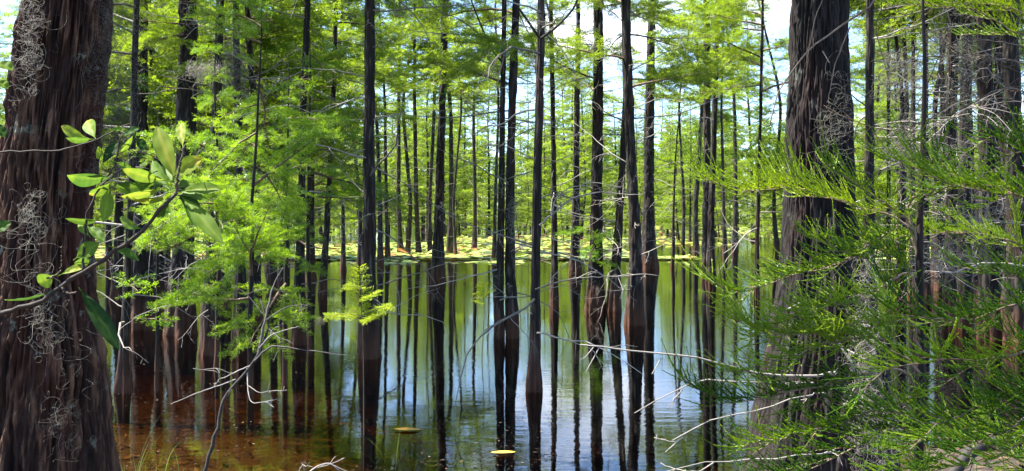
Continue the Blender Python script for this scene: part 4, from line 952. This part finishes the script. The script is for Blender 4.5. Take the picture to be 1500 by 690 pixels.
# ------------------------------------------------------------------ lily pads
def pad_mesh(seed, segs=18):
    g = np.random.default_rng(seed); M = MB(); r0 = 1.0
    th = np.linspace(.12, 2 * PI - .12, segs); rr = 1 + .05 * np.sin(th * 3 + seed) + g.normal(0, .02, segs)
    curl = max(0, g.normal(0, .14)); tilt = g.normal(0, .04, 2)
    V = [[0, 0, .0]]
    for f in (.6, 1.):
        for t, r in zip(th, rr): 
            x, y = f * r * math.cos(t), f * r * math.sin(t)
            V.append([x, y, (curl * max(0, math.cos(t - seed)) * f ** 3) + .02 * math.sin(2 * t + seed) * f])
    V = np.array(V); V[:, 2] += abs(tilt).sum() + V[:, 0] * tilt[0] + V[:, 1] * tilt[1]
    Tt = [[0, 1 + a, 2 + a] for a in range(segs - 1)]
    Q = [[1 + a, 1 + segs + a, 2 + segs + a, 2 + a] for a in range(segs - 1)]
    M.add(V, Q, Tt, 0, np.clip(g.choice([.05, .12, .3, .5, .6, .7, .8, .9], p=[.06, .08, .12, .16, .18, .16, .14, .10]) + g.normal(0, .03, len(V)), 0, 1))
    return M.mesh('lily_pad', [PAD])
PM = [pad_mesh(s) for s in range(24)]
g = np.random.default_rng(55)
spots = []
def padden(x, y):
    e = fbm(np.array([[x * .12, y * .06, 1.]]), 3, 17)[0]
    px = CX + x * F / y
    edge = 37.5 + 7 * (fbm(np.array([[x * .10, 2., 3.]]), 2, 19)[0] - .5) - 2.0 * max(0, (px - 950) / 500)
    return (y > edge) and e > (.40 if y < 60 else .36)
for _ in range(60000):
    y = 26 + 29 * g.uniform() ; x = g.uniform(-.55, .55) * y
    px = CX + x * F / y
    ok = padden(x, y)
    if not ok and y < 38:   # drifting rafts in front of the main field
        ok = (500 < px < 770 and 33.0 < y < 37.5 and fbm(np.array([[x * .5, y * 1.2, 9.]]), 2, 33)[0] > .49)
    if ok: spots.append((y, x))
spots.sort(); spots = spots[:]
near, rest = [], []
for y, x in spots:
    if len(near) < 300:
        if all((x - a) ** 2 + (y - b) ** 2 > .055 for b, a in near[-80:]): near.append((y, x))
    else: break
ymax = near[-1][0]
for k, (y, x) in enumerate(near):
    o = bpy.data.objects.new('lily_pad', PM[g.integers(24)]); COL.objects.link(o)
    s = g.uniform(.11, .19); o.location = (x, y, .006 + .004 * (k % 5)); o.scale = (s, s, s); o.rotation_euler = (0, 0, g.uniform(0, 6.28))
    tag(o, 'flat round lily pad floating at the near edge of the pad field', 'lily pad', 'lily pads at the near edge of the field')
M = MB(); n = 42000
yy = ymax + (165 - ymax) * g.uniform(0, 1, n) ** 1.5; xx = g.uniform(-.58, .58, n) * yy
e = fbm(np.stack([xx * .12, yy * .06, np.ones(n)], -1), 3, 17)
k_ = (e > .37) & ((yy < 75) | (fbm(np.stack([xx * .05, yy * .03, np.ones(n) * 4], -1), 2, 44) > .42)); yy, xx = yy[k_], xx[k_]; n = len(yy)
rr = g.uniform(.13, .22, n) * (1 + np.clip((yy - 60) / 120, 0, .6)); th = np.arange(8) * 2 * PI / 8
tl = g.normal(0, .05, (n, 2)); tl[g.uniform(size=n) < .08] *= 4
ox, oy = rr[:, None] * np.cos(th), rr[:, None] * np.sin(th)
zz = .02 + np.abs(tl).sum(1)[:, None] * rr[:, None] + ox * tl[:, :1] + oy * tl[:, 1:] + g.uniform(0, .02, n)[:, None]
V = np.stack([xx[:, None] + ox, yy[:, None] + oy, zz], -1).reshape(-1, 3)
b = np.arange(n)[:, None] * 8
Q = np.concatenate([b + np.array([[0, 1, 2, 3]]), b + np.array([[0, 3, 4, 7]]), b + np.array([[4, 5, 6, 7]])])
tn = np.repeat(g.choice([.03, .12, .3, .5, .6, .7, .8, .95], n, p=[.05, .09, .13, .16, .18, .16, .13, .10]), 8)
M.add(V, Q, None, 0, tn); tag(M.build('lily_pad_field', PAD, smooth=False), kind='stuff')

# --- floating yellow leaves
def float_leaf(label, px, py, L, Wd, rot, tone):
    d = base_depth(py); p = at(px, py, d); M = MB()
    u = np.linspace(0, 1, 9); c = np.linspace(-1, 1, 5); pr = np.sin(np.pi * u) ** .7
    V = np.stack([np.repeat(((u - .5) * L)[:, None], 5, 1), c[None] * pr[:, None] * Wd / 2, .006 + .01 * (u[:, None] - .5) ** 2 + .012 * np.abs(c)[None] * pr[:, None] * .4], -1)
    q = np.arange(8)[:, None] * 5; j = np.arange(4)[None]
    M.add(V.reshape(-1, 3), np.stack([q + j, q + j + 1, q + 6 + j, q + 5 + j], -1).reshape(-1, 4), None, 0, tone)
    o = M.build('floating_leaf', YELLOW); o.location = (p[0], d, .004); o.rotation_euler = (0, 0, rot)
    tag(o, label, 'leaf', 'fallen leaves floating on the near water')
float_leaf('bright yellow leaf floating near the bottom edge', 737, 665, .17, .07, .1, .9)
float_leaf('orange-brown leaf floating farther out than the yellow one', 597, 631, .21, .09, -.1, -.25)

# --- litter, floating specks, grass
M = MB(); g = np.random.default_rng(66)
n = 5200; x = g.uniform(-4.5, 4.5, n); y = g.uniform(1.2, 10., n); z = ground_z(x, y) + .006
a = g.uniform(0, 6.28, n); L = g.uniform(.02, .055, n); Wd = L * g.uniform(.2, .5, n)
dx = np.stack([np.cos(a), np.sin(a), g.normal(0, .25, n)], 1) * L[:, None]; dy = np.stack([-np.sin(a), np.cos(a), g.normal(0, .25, n)], 1) * Wd[:, None]
C0 = np.stack([x, y, z + .008], 1)
V = np.stack([C0 - dx, C0 + dy, C0 + dx, C0 - dy], 1).reshape(-1, 3); Q = np.arange(n)[:, None] * 4 + np.array([[0, 1, 2, 3]])
M.add(V, Q, None, 0, np.repeat(np.clip(g.normal(.5, .25, n), 0, 1), 4)); tag(M.build('leaf_litter', LITTER, smooth=False), kind='stuff')
M = MB(); n = 16000
y = 5.2 + 14 * g.uniform(0, 1, n) ** 1.8; x = g.uniform(-.42, .34, n) * y
k_ = fbm(np.stack([x * 1.1, y * .9, x * 0], -1), 3, 5) > .53; x, y = x[k_], y[k_]; n = len(x)
L = g.uniform(.003, .007, n) * np.where(g.uniform(size=n) < .12, 2.6, 1); a = g.uniform(0, 6.28, n)
dx = np.stack([np.cos(a), np.sin(a), 0 * a], 1) * L[:, None]; dy = np.stack([-np.sin(a), np.cos(a), 0 * a], 1) * (L * g.uniform(.15, .6, n))[:, None]; C0 = np.stack([x, y, np.full(n, .003)], 1)
V = np.stack([C0 - dx, C0 + dy, C0 + dx, C0 - dy], 1).reshape(-1, 3)
M.add(V, np.arange(n)[:, None] * 4 + np.array([[0, 1, 2, 3]]), None, 0, np.repeat(np.clip(g.normal(.7, .25, n), 0, 1), 4)); tag(M.build('floating_debris', LITTER, smooth=False), kind='stuff')

def blades(M, px, py, d, n, L, spread, g):
    B = at(px, py, d); B[2] = float(ground_z(B[0], B[1]))
    for k in range(n):
        p = B + np.array([g.normal(0, spread), g.normal(0, spread), 0]); p[2] = float(ground_z(p[0], p[1])) - .01; az = g.uniform(0, 6.28); l = L * g.uniform(.5, 1.2)
        u = np.linspace(0, 1, 9); bend = g.uniform(.2, .7)
        P = p + np.stack([np.cos(az) * bend * l * u ** 2, np.sin(az) * bend * l * u ** 2, l * (u - .45 * bend * u ** 3)], 1)
        wv = np.array([-np.sin(az), np.cos(az), 0]) * .0022; ww = (1 - u ** 2)[:, None]
        V = np.stack([P - wv * ww, P + wv * ww], 1).reshape(-1, 3)
        q = np.arange(8)[:, None] * 2; M.add(V, q + np.array([[0, 1, 3, 2]]), None, 0, g.uniform(.1, 1))
g = np.random.default_rng(67)
for lab, px, d, n, L in (('thin grass clump at the foot of the massive mossy trunk', 172, 5.6, 7, .6), ('arching grass blades in the shallows right of the massive mossy trunk', 215, 6.1, 5, .5),
                         ('sparse grass tuft on the bank below the hanging moss column', 1340, 6.3, 18, .35), ('grass blades rising from the shallows by the seedling', 575, 6.6, 7, .5), ('short grass under the lower right boughs', 1390, 5.9, 18, .3)):
    M = MB(); blades(M, px, 690, d, n, L, .12, g); tag(M.build('grass_tuft', GRASS), lab, 'grass', 'grass tufts along the bank')
